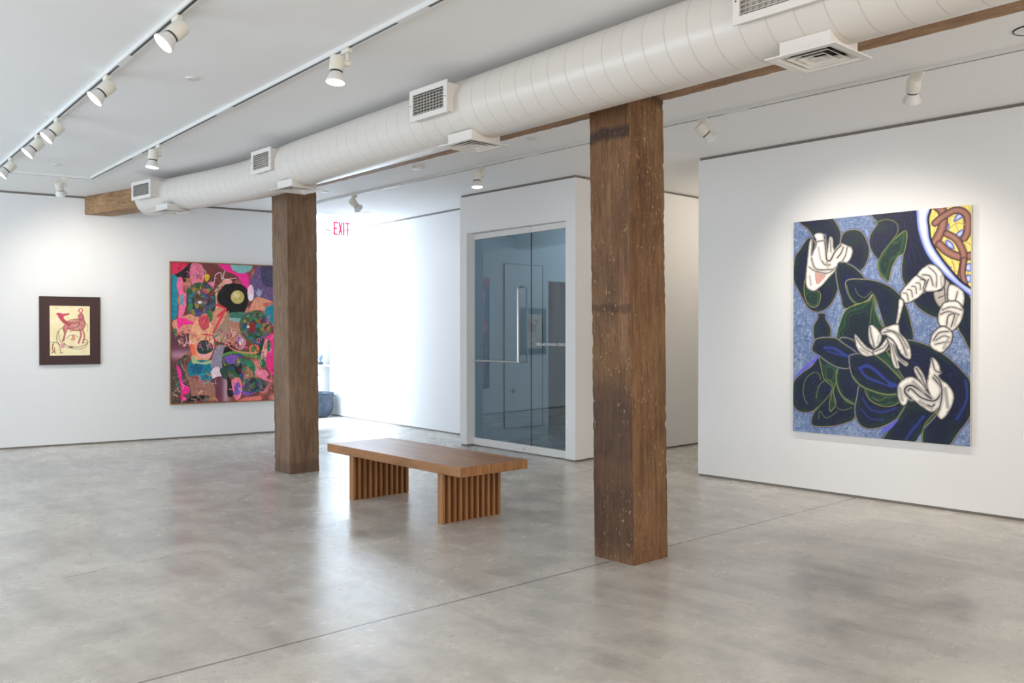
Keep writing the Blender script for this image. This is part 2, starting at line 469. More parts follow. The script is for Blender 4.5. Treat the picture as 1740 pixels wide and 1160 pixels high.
def mosaic(s, sl, X, Y, d):
    cs = 52.0; gx = X / cs; gy = Y / cs; ix = np.floor(gx).astype(int); iy = np.floor(gy).astype(int)
    rs = np.random.RandomState(5); jx = rs.rand(64, 64); jy = rs.rand(64, 64); cid = rs.randint(0, 10, (64, 64))
    pal = np.array([(46, 96, 60), (70, 130, 86), (52, 76, 130), (96, 80, 132), (118, 48, 52), (160, 138, 62), (44, 60, 62), (112, 108, 104), (66, 120, 124), (86, 96, 60)], float)
    b1 = np.full(X.shape, 9.0); b2 = np.full(X.shape, 9.0); id1 = np.zeros(X.shape, int)
    for dx in (-1, 0, 1):
        for dy in (-1, 0, 1):
            cx = ix + dx; cy = iy + dy
            r = np.hypot(cx + jx[cy % 64, cx % 64] - gx, cy + jy[cy % 64, cx % 64] - gy)
            nw = r < b1; b2 = np.where(nw, b1, np.minimum(b2, r)); id1 = np.where(nw, cid[cy % 64, cx % 64], id1); b1 = np.where(nw, r, b1)
    col = pal[id1] * (.8 + .4 * vnoise(X / 9, Y / 9, 2))[..., None]
    col = lerp(col, (40, 50, 44), (.10 - (b2 - b1)) * 8)
    s.blend(sl, (d + 8) / s.px, (44, 92, 60)); s.blend(sl, d / s.px + .5, col)

def paint_left():
    p = Picture(1500, 1820, 5.0, (118, 66, 60)); X, Y = p.X, p.Y
    n = vnoise(X / 24, Y / 24, 31); p.I[:] = lerp((104, 56, 54), (150, 84, 74), n)
    p.I[:] = lerp(p.I, (228, 140, 120), (vnoise(X / 120, Y / 120, 33) - .5) * 2.2)
    def maroon(s, sl, X, Y, d):
        t = np.exp(-((Y / s.h - .655) / .035) ** 2); s.blend(sl, d / s.px + .5, lerp((104, 56, 72), (196, 150, 170), t * .8))
    def trunk(s, sl, X, Y, d):
        t = np.exp(-((X / s.w - .46) / .03) ** 2); s.blend(sl, d / s.px + .5, lerp((112, 58, 76), (206, 170, 180), t * .8))
    def hatch(s, sl, X, Y, d):
        t = vnoise(X / 5 + Y / 9, Y / 6 - X / 9, 41); s.blend(sl, d / s.px + .5, lerp((50, 44, 42), (160, 140, 124), (t - .5) * 3))
    for k, raw in ART_L:
        if k == 'M': p.fill(raw, mosaic, 14)
        elif k == 'T': p.fill(raw, maroon)
        elif k == 'T2': p.fill(raw, trunk)
        elif k == 'K': p.fill(raw, hatch)
        elif len(k) == 4: p.stroke(raw, k[3] * 1.9, k[:3])
        else: p.fill(raw, flat(k, 26))
    rs = np.random.RandomState(11)
    tones = [(250, 190, 170), (220, 70, 90), (120, 50, 46), (245, 220, 210), (255, 110, 170), (70, 130, 120), (60, 40, 44), (240, 150, 90)]
    for i in range(230):                                   # loose scribbled marks between the larger shapes
        zone = ((60, 480), (640, 600)) if i < 90 else ((120, 40), (420, 210)) if i < 125 else ((700, 380), (1000, 700)) if i < 160 else ((0, 780), (420, 1000)) if i < 195 else ((560, 700), (1000, 1000))
        x = rs.uniform(zone[0][0], zone[1][0]); y = rs.uniform(min(zone[0][1], zone[1][1]), max(zone[0][1], zone[1][1])); pts = []
        for k in range(4): pts += [x + rs.uniform(-28, 28), y + rs.uniform(-24, 24)]
        p.stroke(pts, rs.uniform(3.5, 8.5), tones[rs.randint(len(tones))], 1.4)
    return p

def paint_drawing():
    p = Picture(440, 608, 3.2, (240, 226, 182)); p.I[:] = lerp((236, 220, 170), (246, 234, 198), vnoise(p.X / 60, p.Y / 60, 51))
    for k, raw in ART_D:
        if len(k) == 4: p.stroke(raw, k[3] * .92, k[:3], 1.5)
        else: p.fill(raw, flat(k, 30))
    return p
ART_R=[
('D',[35,-23,42,6,93,40,126,83,92,81,38,135,8,170,1,271,35,330,92,407,149,431,211,416,258,371,284,302,269,218,292,121,292,59,253,4,221,-30]),
('G',[75,273,103,321,160,333,174,362,155,401,121,407,88,385,69,338]),
('D',[296,101,317,68,367,58,420,74,454,124,463,172,440,226,400,249,347,221,293,170]),
('D',[473,-23,482,11,509,40,472,85,463,132,489,180,523,216,522,270,565,300,579,292,593,239,626,194,651,189,644,242,649,295,682,349,722,410,786,450,850,464,904,420,936,331,827,211,756,97,733,-29]),
('G',[667,84,575,138,523,196,516,236,531,270,565,299,578,292,593,239,625,194,658,176]),
('y4',[490,39,559,27,613,47,621,88,575,138,523,196,516,249,565,299]),
('y3',[667,84,592,126,532,176]),
('D',[935,357,1018,359,1018,612,988,587,965,548,939,510,927,433]),
('Y',[793,-24,1019,-17,1018,372,958,326,890,272,820,178,784,105,789,34]),
('u',[914,63,929,35,956,31,959,47,937,58]),
('u',[921,121,944,103,963,101,959,123,936,131]),
('u',[875,137,906,151,917,178,882,166]),
('u',[972,203,1000,198,1000,223,974,222]),
('u',[972,247,1000,242,1000,273,974,269]),
('u',[972,294,1000,289,1000,318,977,317]),
('u',[867,59,887,67,890,90,871,95]),
('B52',[809,-22,856,14,859,72,836,121,800,164]),
('B40',[820,62,867,34,929,16,978,42,982,106,967,136]),
('B46',[843,154,886,189,944,211,996,210]),
('B38',[879,111,929,140,963,199,959,256,947,306]),
('B30',[966,225,959,281,974,333]),
('l8',[820,211,859,245,905,253]),
('o6',[890,93,929,70,967,79]),
('o6',[905,228,920,267,913,305]),
('o6',[967,149,997,163,1004,182]),
('H',[729,-29,809,-22,785,28,787,73,800,139,851,212,913,279,958,319,1026,359,1026,391,943,338,858,274,780,196,736,102,723,23]),
('k12',[809,-22,786,34,789,76,802,140,853,212,914,278,958,318,1018,353]),
('D',[269,225,302,205,374,229,440,284,452,329,390,395,319,416,295,358,273,288]),
('D',[328,293,418,286,522,302,607,340,665,402,697,488,707,561,639,581,563,521,521,426,487,357,452,383,399,396,350,367]),
('y5',[332,311,345,353,372,385,399,397]),
('y3',[382,326,399,354,439,369,478,343]),
('G',[490,362,461,383,399,399,335,419,298,470,274,561,343,582,432,634,519,633,605,561,546,507,508,446]),
('y6',[493,362,499,425,529,487,563,527]),
('y3',[490,362,478,425,468,486]),
('D',[293,561,370,561,450,623,571,636,519,677,414,679]),
('D',[157,438,202,439,206,463,236,509,229,552,176,563,135,555,130,499,157,459]),
('D',[1,771,49,725,117,686,167,639,216,660,280,690,276,733,291,793,334,841,390,854,380,917,333,941,253,961,154,969,117,955,130,911,168,872,122,899,80,907,29,900,-2,866]),
('G',[167,639,216,660,276,690,271,745,255,801,270,855,237,894,230,857,247,782,198,747,175,679]),
('y4',[174,747,166,723,133,716,86,743,66,794,72,838,93,865]),
('y4',[148,835,165,779,211,746,247,764,238,807,189,855,134,898]),
('y3',[163,934,172,896,212,926,278,892]),
('y3',[254,825,270,868,310,884,365,870]),
('D',[280,696,351,688,382,748,419,768,404,853,365,845,310,817,283,775,271,733]),
('y7',[280,696,271,745,291,799,334,841,389,854]),
('D',[565,608,624,567,682,560,781,581,883,629,963,689,1003,743,1003,865,942,946,881,1012,761,1020,761,945,709,826,652,741,565,673,502,630]),
('G',[506,632,558,608,602,661,659,729,645,739,579,684]),
('D',[413,768,489,793,608,800,659,840,647,875,600,919,518,952,449,959,403,934,384,881,397,814]),
('G',[444,771,527,801,623,800,637,829,578,855,504,846,458,818]),
('b5',[428,825,473,871,548,880,615,859]),
('b4',[419,873,473,913,548,915]),
('y3',[481,817,519,831,564,814]),
('D',[126,586,156,555,258,552,313,577,395,622,360,640,350,688,280,687,216,663,167,636,124,614]),
('b9',[200,598,257,601,320,628,348,637]),
('b5',[216,614,273,626,320,634]),
('D',[348,646,364,629,414,623,490,628,565,667,652,738,630,795,564,802,489,790,413,765,367,724]),
('b10',[414,687,460,678,520,709,564,743,623,762]),
('b8',[414,693,452,728,519,748,601,766]),
('k14',[444,705,505,724,564,752]),
('y7',[502,629,565,667,648,736]),
('y8',[367,724,413,765,489,790,564,802,623,797]),
('D',[691,810,716,826,838,855,768,939,708,1006,540,1016,622,912,662,857]),
('y5',[838,855,768,930,759,1003]),
('y3',[691,810,658,857,547,998]),
('b7',[765,887,708,948,672,991]),
('b6',[976,727,982,805,936,890]),
('S',[722,1011,750,963,754,1009]),
('v',[-2,752,49,706,117,661,159,633,159,648,108,686,49,722]),
('v',[548,954,614,912,629,911,585,955,540,975]),
('W',[116,83,98,110,87,195,77,273,89,317,127,332,170,316,227,272,260,245,288,205,338,207,367,167,361,139,339,131,312,119,286,121,256,144,248,91,225,86,214,152,201,95,192,68,159,59,130,69,146,99,130,133]),
('D',[125,147,139,112,125,90,121,111,115,161]),
('p',[138,242,171,249,208,256,175,291,146,297]),
('k6',[194,77,205,144,211,187,233,192,261,154,298,125]),
('k4',[150,100,190,98]),
('k4',[115,175,133,219,171,234,246,234]),
('k4',[181,193,200,211,232,213]),
('k3',[100,217,138,237,218,251,265,225]),
('k5',[274,183,297,163,311,136]),
('k4',[306,199,325,172,334,138]),
('k3',[234,97,236,153]),
('a9',[158,128,172,185]),
('a8',[104,260,113,303]),
('a10',[209,201,218,222]),
('w',[819,340,866,300,906,337,891,387,854,422,819,386]),
('k4',[835,354,874,342]),
('k4',[838,380,878,368]),
('k4',[866,310,874,393]),
('W',[897,324,964,358,962,421,920,407,885,387]),
('k3',[935,357,920,407]),
('W',[640,351,682,309,727,278,763,278,775,300,763,352,722,383,673,399,644,385]),
('k3',[653,355,673,359,681,389]),
('k3',[676,341,696,345,703,373]),
('k3',[699,327,719,331,724,358]),
('k3',[722,313,742,317,745,343]),
('k3',[745,300,765,304,766,328]),
('W',[727,278,788,235,843,257,871,303,858,341,795,354,759,340,775,306]),
('k4',[755,279,795,287,811,327]),
('k3',[788,248,827,282,827,334]),
('k4',[787,300,763,352]),
('a8',[851,290,854,328]),
('W',[862,406,905,394,943,403,966,440,946,491,904,523,865,506,840,490,838,451]),
('k4',[850,451,889,439,943,453]),
('k3',[858,432,904,420,958,434]),
('k4',[881,497,889,458,920,452,904,503]),
('a8',[935,459,920,497]),
('W',[818,522,865,500,908,526,905,568,873,603,849,613,798,587,802,548]),
('k4',[814,561,842,529,889,523]),
('k3',[826,561,865,542,896,548]),
('k3',[822,578,873,568,892,568]),
('a10',[888,555,865,594]),
('W',[630,381,657,391,644,441,627,488,614,484,625,427]),
('W',[379,541,390,537,450,589,506,612,489,631,432,632,392,596]),
('k3',[388,551,432,596,485,619]),
('a9',[414,603,458,623]),
('W',[461,506,486,494,533,534,530,571,495,597,463,565]),
('k4',[470,503,477,541,495,592]),
('a6',[520,541,511,575]),
('W',[489,609,528,588,563,551,575,578,554,609,498,631]),
('k3',[498,612,545,595,571,568]),
('W',[533,514,572,499,627,491,639,531,676,561,698,614,690,644,647,625,609,575,563,541,537,538]),
('k4',[546,527,597,524,639,561,671,628]),
('k3',[563,514,631,535,680,595]),
('a9',[655,581,680,628]),
('W',[563,548,605,568,626,628,681,660,667,675,628,652,636,682,606,681,586,629,580,582]),
('k3',[588,575,609,635,621,675]),
('k3',[601,581,626,635,671,665]),
('a7',[595,588,609,649]),
('W',[712,682,735,675,769,715,783,766,762,756,724,714]),
('k3',[727,680,741,700,761,719]),
('W',[626,759,659,729,702,719,745,739,786,783,804,806,781,755,787,709,807,636,842,660,852,697,843,717,889,746,919,785,916,821,889,870,858,895,833,878,845,847,807,868,751,845,693,812,673,840,648,845,626,812]),
('k8',[698,815,666,790,670,767,702,757,751,779,806,812]),
('k6',[681,781,698,772,751,807,814,819,845,799,857,764,814,720]),
('k5',[821,709,849,736,859,781,852,832,838,867]),
('k4',[808,641,822,686,849,697]),
('k4',[724,682,752,721,776,761]),
('a14',[709,740,765,784]),
('a14',[876,764,889,842]),
('a12',[637,771,651,823]),
('a14',[744,825,807,851]),
('k5',[786,838,807,843,821,833])]
ART_L=[
((215, 45, 85),[-24,-25,172,-27,151,6,84,55,-24,105]),
((38, 34, 36),[163,-11,175,8,163,85,107,139,83,103,-1,108,84,60,145,9]),
((225, 120, 145),[163,11,268,18,261,146,174,148]),
((120, 62, 58),[268,-19,509,-27,572,85,494,141,392,165,305,92]),
((255, 45, 150),[378,-17,496,-16,540,53,651,59,666,138,650,204,598,128,546,75,457,45]),
((135, 190, 190),[703,-6,689,26,652,51,601,61,551,53,515,31,502,0,515,-32,552,-56,602,-66,653,-60,690,-37]),
((112, 88, 132),[704,71,784,-8,1142,-31,1139,236,769,260,702,214,663,149]),
((72, 66, 98),[784,-20,920,-35,918,138,796,135]),
((165, 170, 195),[723,181,742,192,749,169,769,186,783,171,776,213,749,230]),
((28, 138, 165),[-24,105,59,114,52,234,46,381,-26,386]),
((245, 112, 160),[59,114,93,110,101,202,134,233,118,328,82,393,58,381,70,255,47,172]),
((110, 160, 165),[77,234,101,228,94,302,73,297]),
((225, 150, 125),[21,412,204,349,366,294,493,326,570,412,595,521,517,575,414,563,264,540,166,518,33,475]),
((225, 165, 140),[367,198,443,121,520,130,443,164,385,230,391,305,360,305]),
((190, 130, 110),[492,412,583,390,595,521,517,564,479,520]),
('M',[144,175,217,142,317,150,360,230,366,326,303,370,204,378,137,328,129,233]),
((120, 105, 105),[305,279,297,288,276,295,247,297,219,295,198,289,191,280,198,271,219,264,248,261,276,263,297,270]),
((245, 235, 235),[256,279,254,284,247,288,239,289,230,288,224,284,221,280,224,275,230,271,239,270,247,271,254,275]),
((70, 120, 65),[349,380,345,401,335,417,321,423,307,417,297,402,294,380,298,359,308,343,322,337,335,343,345,359]),
((28, 27, 28),[385,240,443,155,533,135,617,150,659,204,649,303,596,366,493,358,429,304]),
((205, 185, 110),[625,235,616,260,594,279,564,286,534,279,513,261,505,237,513,212,535,193,565,186,595,192,617,210]),
((225, 210, 150),[583,221,579,232,567,240,552,244,536,241,525,233,521,222,525,211,536,203,552,200,567,203,579,211]),
((75, 125, 105),[486,356,635,346,609,392,518,403]),
((135, 185, 185),[492,388,596,396,544,421]),
((252, 215, 228),[710,203,706,234,695,257,681,265,666,257,656,235,652,204,657,173,667,151,682,142,696,150,707,172]),
((255, 250, 250),[705,236,702,249,694,259,684,263,673,259,665,250,663,237,666,224,673,214,684,210,695,213,702,223]),
((235, 155, 125),[662,346,715,247,769,235,903,278,862,334,728,329]),
((200, 110, 95),[809,274,903,267,903,300,808,307]),
('M',[582,434,635,368,701,341,794,357,848,423,856,501,806,567,785,671,718,659,699,566,621,521]),
((150, 45, 45),[722,456,717,478,705,494,689,500,674,494,662,478,658,456,663,434,674,418,690,412,706,418,717,434]),
((240, 235, 220),[670,454,668,459,664,462,658,463,652,462,648,459,646,454,648,449,652,445,658,444,664,445,668,449]),
((30, 140, 162),[815,312,958,294,956,462,841,401]),
((255, 48, 150),[48,402,100,393,148,410,201,433,93,444,67,477]),
('T',[-27,506,69,501,160,518,153,623,56,684,31,830,-29,833]),
((60, 110, 70),[21,475,51,475,35,543]),
((240, 172, 132),[148,518,203,412,290,359,327,434,371,519,353,626,300,700,201,708,171,644]),
((245, 110, 80),[147,560,184,581,202,655,171,650]),
((215, 85, 90),[228,391,303,370,315,455,252,476]),
((175, 140, 120),[371,487,441,412,486,336,489,499,440,554,377,535]),
((48, 62, 62),[221,571,277,550,332,572,347,626,263,654,217,629]),
((250, 170, 170),[226,647,301,657,338,642,319,674,245,677]),
((15, 125, 145),[138,717,189,697,325,706,340,797,318,876,249,874,223,804,149,804]),
((175, 195, 145),[171,660,238,711,338,695,353,717,189,724]),
((20, 95, 130),[158,728,263,726,238,783,170,781]),
((152, 142, 162),[376,605,472,579,429,692,428,788,362,771,331,732]),
((236, 212, 226),[331,777,388,742,434,799,428,837,352,834]),
('K',[7,756,104,659,155,665,104,717,127,833,169,939,114,1021,-30,1025]),
((165, 112, 96),[106,717,140,801,225,836,349,861,373,990,187,956,154,886]),
((255, 40, 150),[41,734,79,766,91,852,141,886,147,928,90,941,129,969,63,985,81,904]),
((35, 32, 35),[157,960,237,947,317,956,261,980,138,990]),
('T2',[347,832,461,830,487,1016,379,1022,368,904]),
((30, 30, 34),[459,585,504,572,516,650,452,692,489,822,533,910,513,966,473,953,470,843,426,713]),
((45, 75, 70),[407,766,451,757,483,822,438,832]),
((95, 150, 75),[439,649,594,630,778,677,765,699,594,662,452,676]),
('M',[439,676,555,653,646,685,714,741,697,840,592,842,515,823,451,746]),
((128, 88, 182),[456,669,574,664,515,726,471,714]),
((50, 130, 92),[632,701,698,714,717,780,645,767]),
((168, 122, 92),[705,818,699,846,682,866,660,873,638,865,621,844,616,815,622,787,638,767,661,760,683,768,699,789]),
((30, 28, 36),[607,761,602,782,590,798,573,803,556,797,544,781,540,759,544,737,557,722,574,716,590,723,603,739]),
('M',[598,860,697,834,803,863,812,920,709,936,611,913]),
((255, 130, 165),[717,788,804,774,844,811,824,832,884,867,777,842]),
((245, 130, 150),[512,845,586,834,594,956,552,992,524,932]),
((128, 88, 182),[540,878,579,868,581,944,533,951]),
((128, 88, 182),[591,915,670,942,729,939,670,961,604,951]),
((235, 122, 112),[565,993,749,967,775,996,643,1023]),
((255, 50, 140),[813,534,956,513,953,814,844,783,805,655]),
((240, 170, 150),[772,671,813,556,833,567,811,716]),
((30, 120, 90),[862,595,860,617,852,633,843,639,834,633,827,617,825,595,827,573,834,556,844,551,853,557,860,573]),
((215, 130, 150),[640,570,633,598,613,617,587,624,561,617,543,597,536,569,543,542,562,523,588,515,614,523,633,543]),
((245, 225, 235),[618,565,615,577,606,585,594,588,583,585,574,576,571,564,574,552,583,544,595,541,606,544,615,553]),
((90, 70, 180),[591,548,588,556,583,561,575,563,567,561,561,555,559,548,562,540,567,535,575,533,583,535,589,541]),
((240, 120, 70),[760,621,753,640,736,653,712,658,688,653,671,639,665,620,671,601,689,588,712,583,736,589,754,603]),
((60, 130, 80),[717,623,715,636,708,646,699,649,689,645,683,636,680,622,683,609,690,600,699,596,708,600,715,610]),
((50, 120, 80),[818,727,814,744,804,756,791,760,777,755,768,743,764,726,768,710,778,698,791,694,805,698,814,711]),
((250, 190, 30),[325,102,322,116,313,126,302,130,291,127,283,117,280,103,283,89,291,79,302,75,314,78,322,88]),
((255, 120, 170),[317,134,361,133,354,171,317,156]),
((250, 175, 170),[431,121,482,104,520,125,482,142]),
((230, 60, 75, 14),[372,294,461,326,391,380,442,347,352,498]),
((230, 60, 75, 10),[264,508,352,519,364,562]),
((200, 58, 90, 8),[228,412,303,391,265,455]),
((238, 220, 216, 5),[361,133,374,79,418,62,431,110,454,45,443,105,553,97]),
((238, 220, 216, 4),[255,40,292,60,267,103]),
((247, 160, 200, 4),[187,31,224,83,205,131]),
((255, 95, 168, 6),[206,20,199,84,217,136]),
((106, 208, 208, 4),[390,477,371,519,427,563]),
((244, 154, 128, 7),[478,574,516,618,633,647,752,643]),
((244, 120, 140, 6),[864,800,864,867,802,942,762,935]),
((244, 120, 140, 8),[488,909,533,916]),
((43, 90, 63, 10),[150,180,217,147,317,154,364,230,366,305]),
((63, 122, 74, 10),[596,423,648,368,715,346,808,362,850,434]),
((63, 122, 74, 8),[595,445,634,521,699,577,765,671]),
((215, 201, 184, 3),[239,577,264,625]),
((215, 201, 184, 3),[289,561,307,625]),
((255, 240, 240, 4),[569,543,620,587]),
((255, 240, 240, 4),[327,434,337,460]),
((26, 26, 26, 6),[370,578,459,582]),
((90, 208, 224, 4),[231,804,306,796,312,849,250,863,231,815]),
((232, 224, 216, 4),[648,379,668,370]),
((232, 220, 208, 3),[751,742,778,732,765,699]),
((74, 32, 32, 6),[148,507,117,528,141,560]),
((232, 200, 192, 3),[80,716,109,769])]
ART_D=[
((201, 138, 128),[336,412,419,338,565,285,733,265,859,298,884,381,815,479,605,498,439,461]),
((192, 90, 100, 46),[265,224,357,311,481,371]),
((208, 80, 106),[163,159,235,142,338,159,483,150,462,183,358,208,337,265,255,248,203,200]),
((207, 127, 124),[319,420,470,412,397,543,346,705,296,708,355,575]),
((184, 104, 108, 20),[742,471,776,578,712,742]),
((194, 122, 112, 20),[811,471,860,595,823,743]),
((200, 80, 94, 12),[718,100,745,59,798,59,819,100,776,130,724,114]),
((192, 112, 122),[702,183,776,141,835,166,863,290,775,298,712,265]),
((208, 120, 128, 8),[776,183,796,282,879,381]),
((138, 64, 56, 7),[357,347,524,281,691,265,859,298,879,381,805,479,605,495,460,453]),
((122, 64, 56, 6),[482,314,606,347,733,315,711,397,585,445]),
((148, 80, 74, 6),[523,363,690,347,816,414]),
((122, 64, 56, 6),[325,428,366,542,313,705]),
((122, 64, 56, 5),[470,420,401,543,354,697]),
((122, 64, 56, 5),[501,494,522,519,563,495]),
((138, 64, 56, 5),[234,183,357,314,502,388]),
((106, 74, 64, 6),[298,444,201,525,174,655,220,769,291,834,374,787,354,738]),
((106, 74, 64, 5),[222,509,241,672,302,745]),
((224, 168, 160),[261,761,354,746,378,811,302,843]),
((106, 90, 64, 5),[417,657,479,600,604,585,709,635]),
((200, 96, 80, 10),[573,576,562,683]),
((224, 160, 128),[520,658,604,593,635,675,562,699]),
((106, 80, 64, 6),[354,746,436,796,602,822,770,816,907,768,940,695,855,669]),
((106, 80, 64, 5),[374,819,519,850,727,865,875,834,943,744]),
((90, 64, 48, 14),[488,821,561,830]),
((106, 90, 64, 4),[6,721,190,728]),
((106, 90, 64, 4),[855,735,999,728]),
((106, 64, 64, 7),[67,767,128,727,210,744,240,785]),
((122, 58, 56, 9),[87,767,66,864,106,913,55,936]),
((122, 58, 56, 7),[117,832,127,929,157,946]),
((122, 58, 56, 5),[240,834,270,915,250,944]),
((106, 58, 56, 6),[270,932,322,940]),
((138, 106, 88, 5),[880,364,947,381,942,513]),
((184, 154, 168, 8),[143,61,204,53])]
SPOT_W = 18; BACK_W = 95; RIGHT_W = 95
LN, LF, FR, PS, VS, SP = 145, 290, 265, 950, 24, 45
EXPOSURE = -.31
# ------------------------------------------------------------------ the setting
CEIL = 3.04
def structure(o, label=None): return tag(o, label, kind='structure')

structure(MB().box(-3.2, 10.8, -4.6, 13.6, -.12, 0).build('floor', M['concrete']), 'polished grey concrete floor with sawn joints')
structure(MB().box(-3.2, 10.8, -4.6, 13.6, CEIL, CEIL + .15).build('ceiling', M['ceil']), 'white painted ceiling')

def wall(name, p, q, t, z0=0.0, z1=CEIL, m='wall', label=None, a=0.0, b=0.0):
    """upright slab whose visible face runs p -> q on the floor; t = thickness to the left of p -> q; a, b trim its back corners"""
    P, Q = Vector((*p, 0)), Vector((*q, 0)); d = (Q - P).normalized(); n = Vector((-d.y, d.x, 0))
    c = [P, Q, Q + n * t - d * b, P + n * t + d * a]
    if t < 0: c = [c[0], c[3], c[2], c[1]]
    mb = MB().hexa([(v.x, v.y, z0) for v in c], [(v.x, v.y, z1) for v in c])
    return structure(mb.build(name, M[m]), label)

trim_no = [0]
def gallery_wall(name, p, q, t, label, side):
    """plasterboard face floating between a shadow gap at the floor and one at the ceiling"""
    gb, gt, rec = .022, .026, .012
    wall(name, p, q, t, gb, CEIL - gt, label=label)
    P, Q = Vector((*p, 0)), Vector((*q, 0)); d = (Q - P).normalized(); n = Vector((-d.y, d.x, 0)) * (1 if t > 0 else -1)
    p2, q2 = (P + n * rec + d * .01).xy, (Q + n * rec - d * .01).xy
    wall('baseboard_' + side, p2, q2, t * .8, 0, gb, 'reveal', 'dark metal shadow gap along the foot of the wall')
    trim_no[0] += 1
    wall('trim_%d' % trim_no[0], p2, q2, t * .8, CEIL - gt, CEIL, 'reveal', 'grey metal shadow gap between wall and ceiling')

RW0, RW1 = (6.934, 5.085), (7.17, -4.4)              # right-hand wall
BW0, BW1 = (-2.98, 12.483), (6.12, 11.071)           # wall with the two pictures at the left
gallery_wall('wall_right', RW0, RW1, .15, 'white wall that carries the large dark blue painting', 'right')
gallery_wall('wall_back', BW0, BW1, .16, 'white wall with the framed drawing and the colourful painting', 'back')
gallery_wall('wall_passage', (7.482, 12.95), (7.252, 8.46), .15, 'bright white wall leading to the exit', 'passage')
gallery_wall('wall_side', (6.84, 6.49), (10.5, 6.53), .10, 'white wall beside the glass entrance', 'side')
wall('wall_end', (2.6, 13.1), (7.65, 13.1), .15, label='white end wall of the passage')

# block that holds the glass entrance (front face x = 6.665..6.683)
fx = lambda y: 6.683 - (y - 6.48) * .0138
def block(name, y0, y1, z0, z1, dpt, label):
    c0 = [(fx(y0), y0), (fx(y0) + dpt, y0), (fx(y1) + dpt, y1), (fx(y1), y1)]
    structure(MB().hexa([(x, y, z0) for x, y in c0], [(x, y, z1) for x, y in c0]).build(name, M['wall']), label)
block('wall_entrance_pier', 6.48, 6.625, .02, CEIL - .026, .155, 'white pier right of the glass entrance')
block('wall_entrance_jamb', 8.283, 8.41, .02, CEIL - .026, .19, 'white jamb left of the glass entrance')
block('wall_entrance_header', 6.625, 8.283, 2.572, CEIL - .026, .19, 'white wall above the glass entrance')
for nm, y0, y1, z0, z1, dp in (('baseboard_entrance_pier', 6.49, 6.615, 0, .02, .13), ('baseboard_entrance_jamb', 8.293, 8.40, 0, .02, .15), ('trim_9', 6.49, 8.40, CEIL - .026, CEIL, .12)):
    c0 = [(fx(y0) + .012, y0), (fx(y0) + .012 + dp, y0), (fx(y1) + .012 + dp, y1), (fx(y1) + .012, y1)]
    structure(MB().hexa([(x, y, z0) for x, y in c0], [(x, y, z1) for x, y in c0]).build(nm, M['reveal']), 'grey metal shadow gap of the entrance wall')

# rooms seen through the glass
structure(MB().box(6.862, 8.05, 8.30, 8.41, 0, CEIL).box(8.05, 10.45, 8.30, 8.41, 2.05, CEIL).build('wall_vestibule', M['wall']), 'white wall behind the glass entrance')
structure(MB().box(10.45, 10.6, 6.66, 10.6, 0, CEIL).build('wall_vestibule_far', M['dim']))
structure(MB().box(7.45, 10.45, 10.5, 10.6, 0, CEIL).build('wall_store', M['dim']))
door = tag(MB().build('door_2', M['wall']) if False else bpy.data.objects.new('door_2', None), 'flush white service door seen through the glass', kind='structure'); link(door)
door.location = (7.60, 8.30, 0)
MB().box(-.325, .325, -.016, -.001, .17, 2.24).build('door_leaf', M['wall'], door)
MB().frame(-.335, .335,   .165, 2.245, .0045, -.018, -.001).build('door_frame', M['slot'], door)
Mk = Matrix.Translation((-.24, -.016, .64)) @ Matrix.Rotation(PI / 2, 4, 'X')
MB().lathe([(.012, 0), (.012, .03), (.028, .035), (.03, .055), (.02, .066)], Mk, 16).build('door_knob', M['steel'], door, 40)

# parts of the hall out of the picture: left wall, wall behind the camera and their windows, the near-left and rear ones made up for fill light
def windowed(name, axis, at, t, a0, a1, holes):
    mb = MB()
    def bx(u0, u1, z0, z1):
        if axis == 'x': mb.box(at - t, at, u0, u1, z0, z1)
        else: mb.box(u0, u1, at - t, at, z0, z1)
    u = a0
    for h0, h1, z0, z1 in holes:
        bx(u, h0, 0, CEIL); bx(h0, h1, 0, z0); bx(h0, h1, z1, CEIL); u = h1
    bx(u, a1, 0, CEIL)
    return structure(mb.build(name, M['wall']))
windowed('wall_left', 'x', -3.0, .15, -4.4, 12.46, [(-2.5, 2.5, .5, 2.8), (5.0, 11.0, .5, 2.8)])
windowed('wall_front', 'y', -4.4, .15, -3.15, 10.6, [(-1.5, 6.2, .4, 2.85)])
structure(MB().box(10.5, 10.65, -4.4, 6.4, 0, CEIL).build('wall_far_right', M['wall']))
windowed('wall_passage_end', 'x', 2.6, .15, 11.82, 13.1, [(11.9, 13.02, .12, 2.96)])
def win_frame(n, axis, at, a0, a1, z0, z1, bars):
    mb = MB()
    def bx(u0, u1, w0, w1):
        if axis == 'x': mb.box(at - .1, at - .05, u0, u1, w0, w1)
        else: mb.box(u0, u1, at - .1, at - .05, w0, w1)
    f = .05
    bx(a0, a0 + f, z0, z1); bx(a1 - f, a1, z0, z1); bx(a0 + f, a1 - f, z0, z0 + f); bx(a0 + f, a1 - f, z1 - f, z1)
    for k in range(1, bars):
        u = a0 + (a1 - a0) * k / bars; bx(u - .02, u + .02, z0 + f, z1 - f)
    structure(mb.build('window_%d' % n, M['white']))
win_frame(2, 'x', -3.0, -2.5, 2.5, .5, 2.8, 4); win_frame(3, 'x', -3.0, 5.0, 11.0, .5, 2.8, 4)
win_frame(4, 'y', -4.4, -1.5, 6.2, .4, 2.85, 5); win_frame(5, 'x', 2.6, 11.9, 13.02, .12, 2.96, 1)

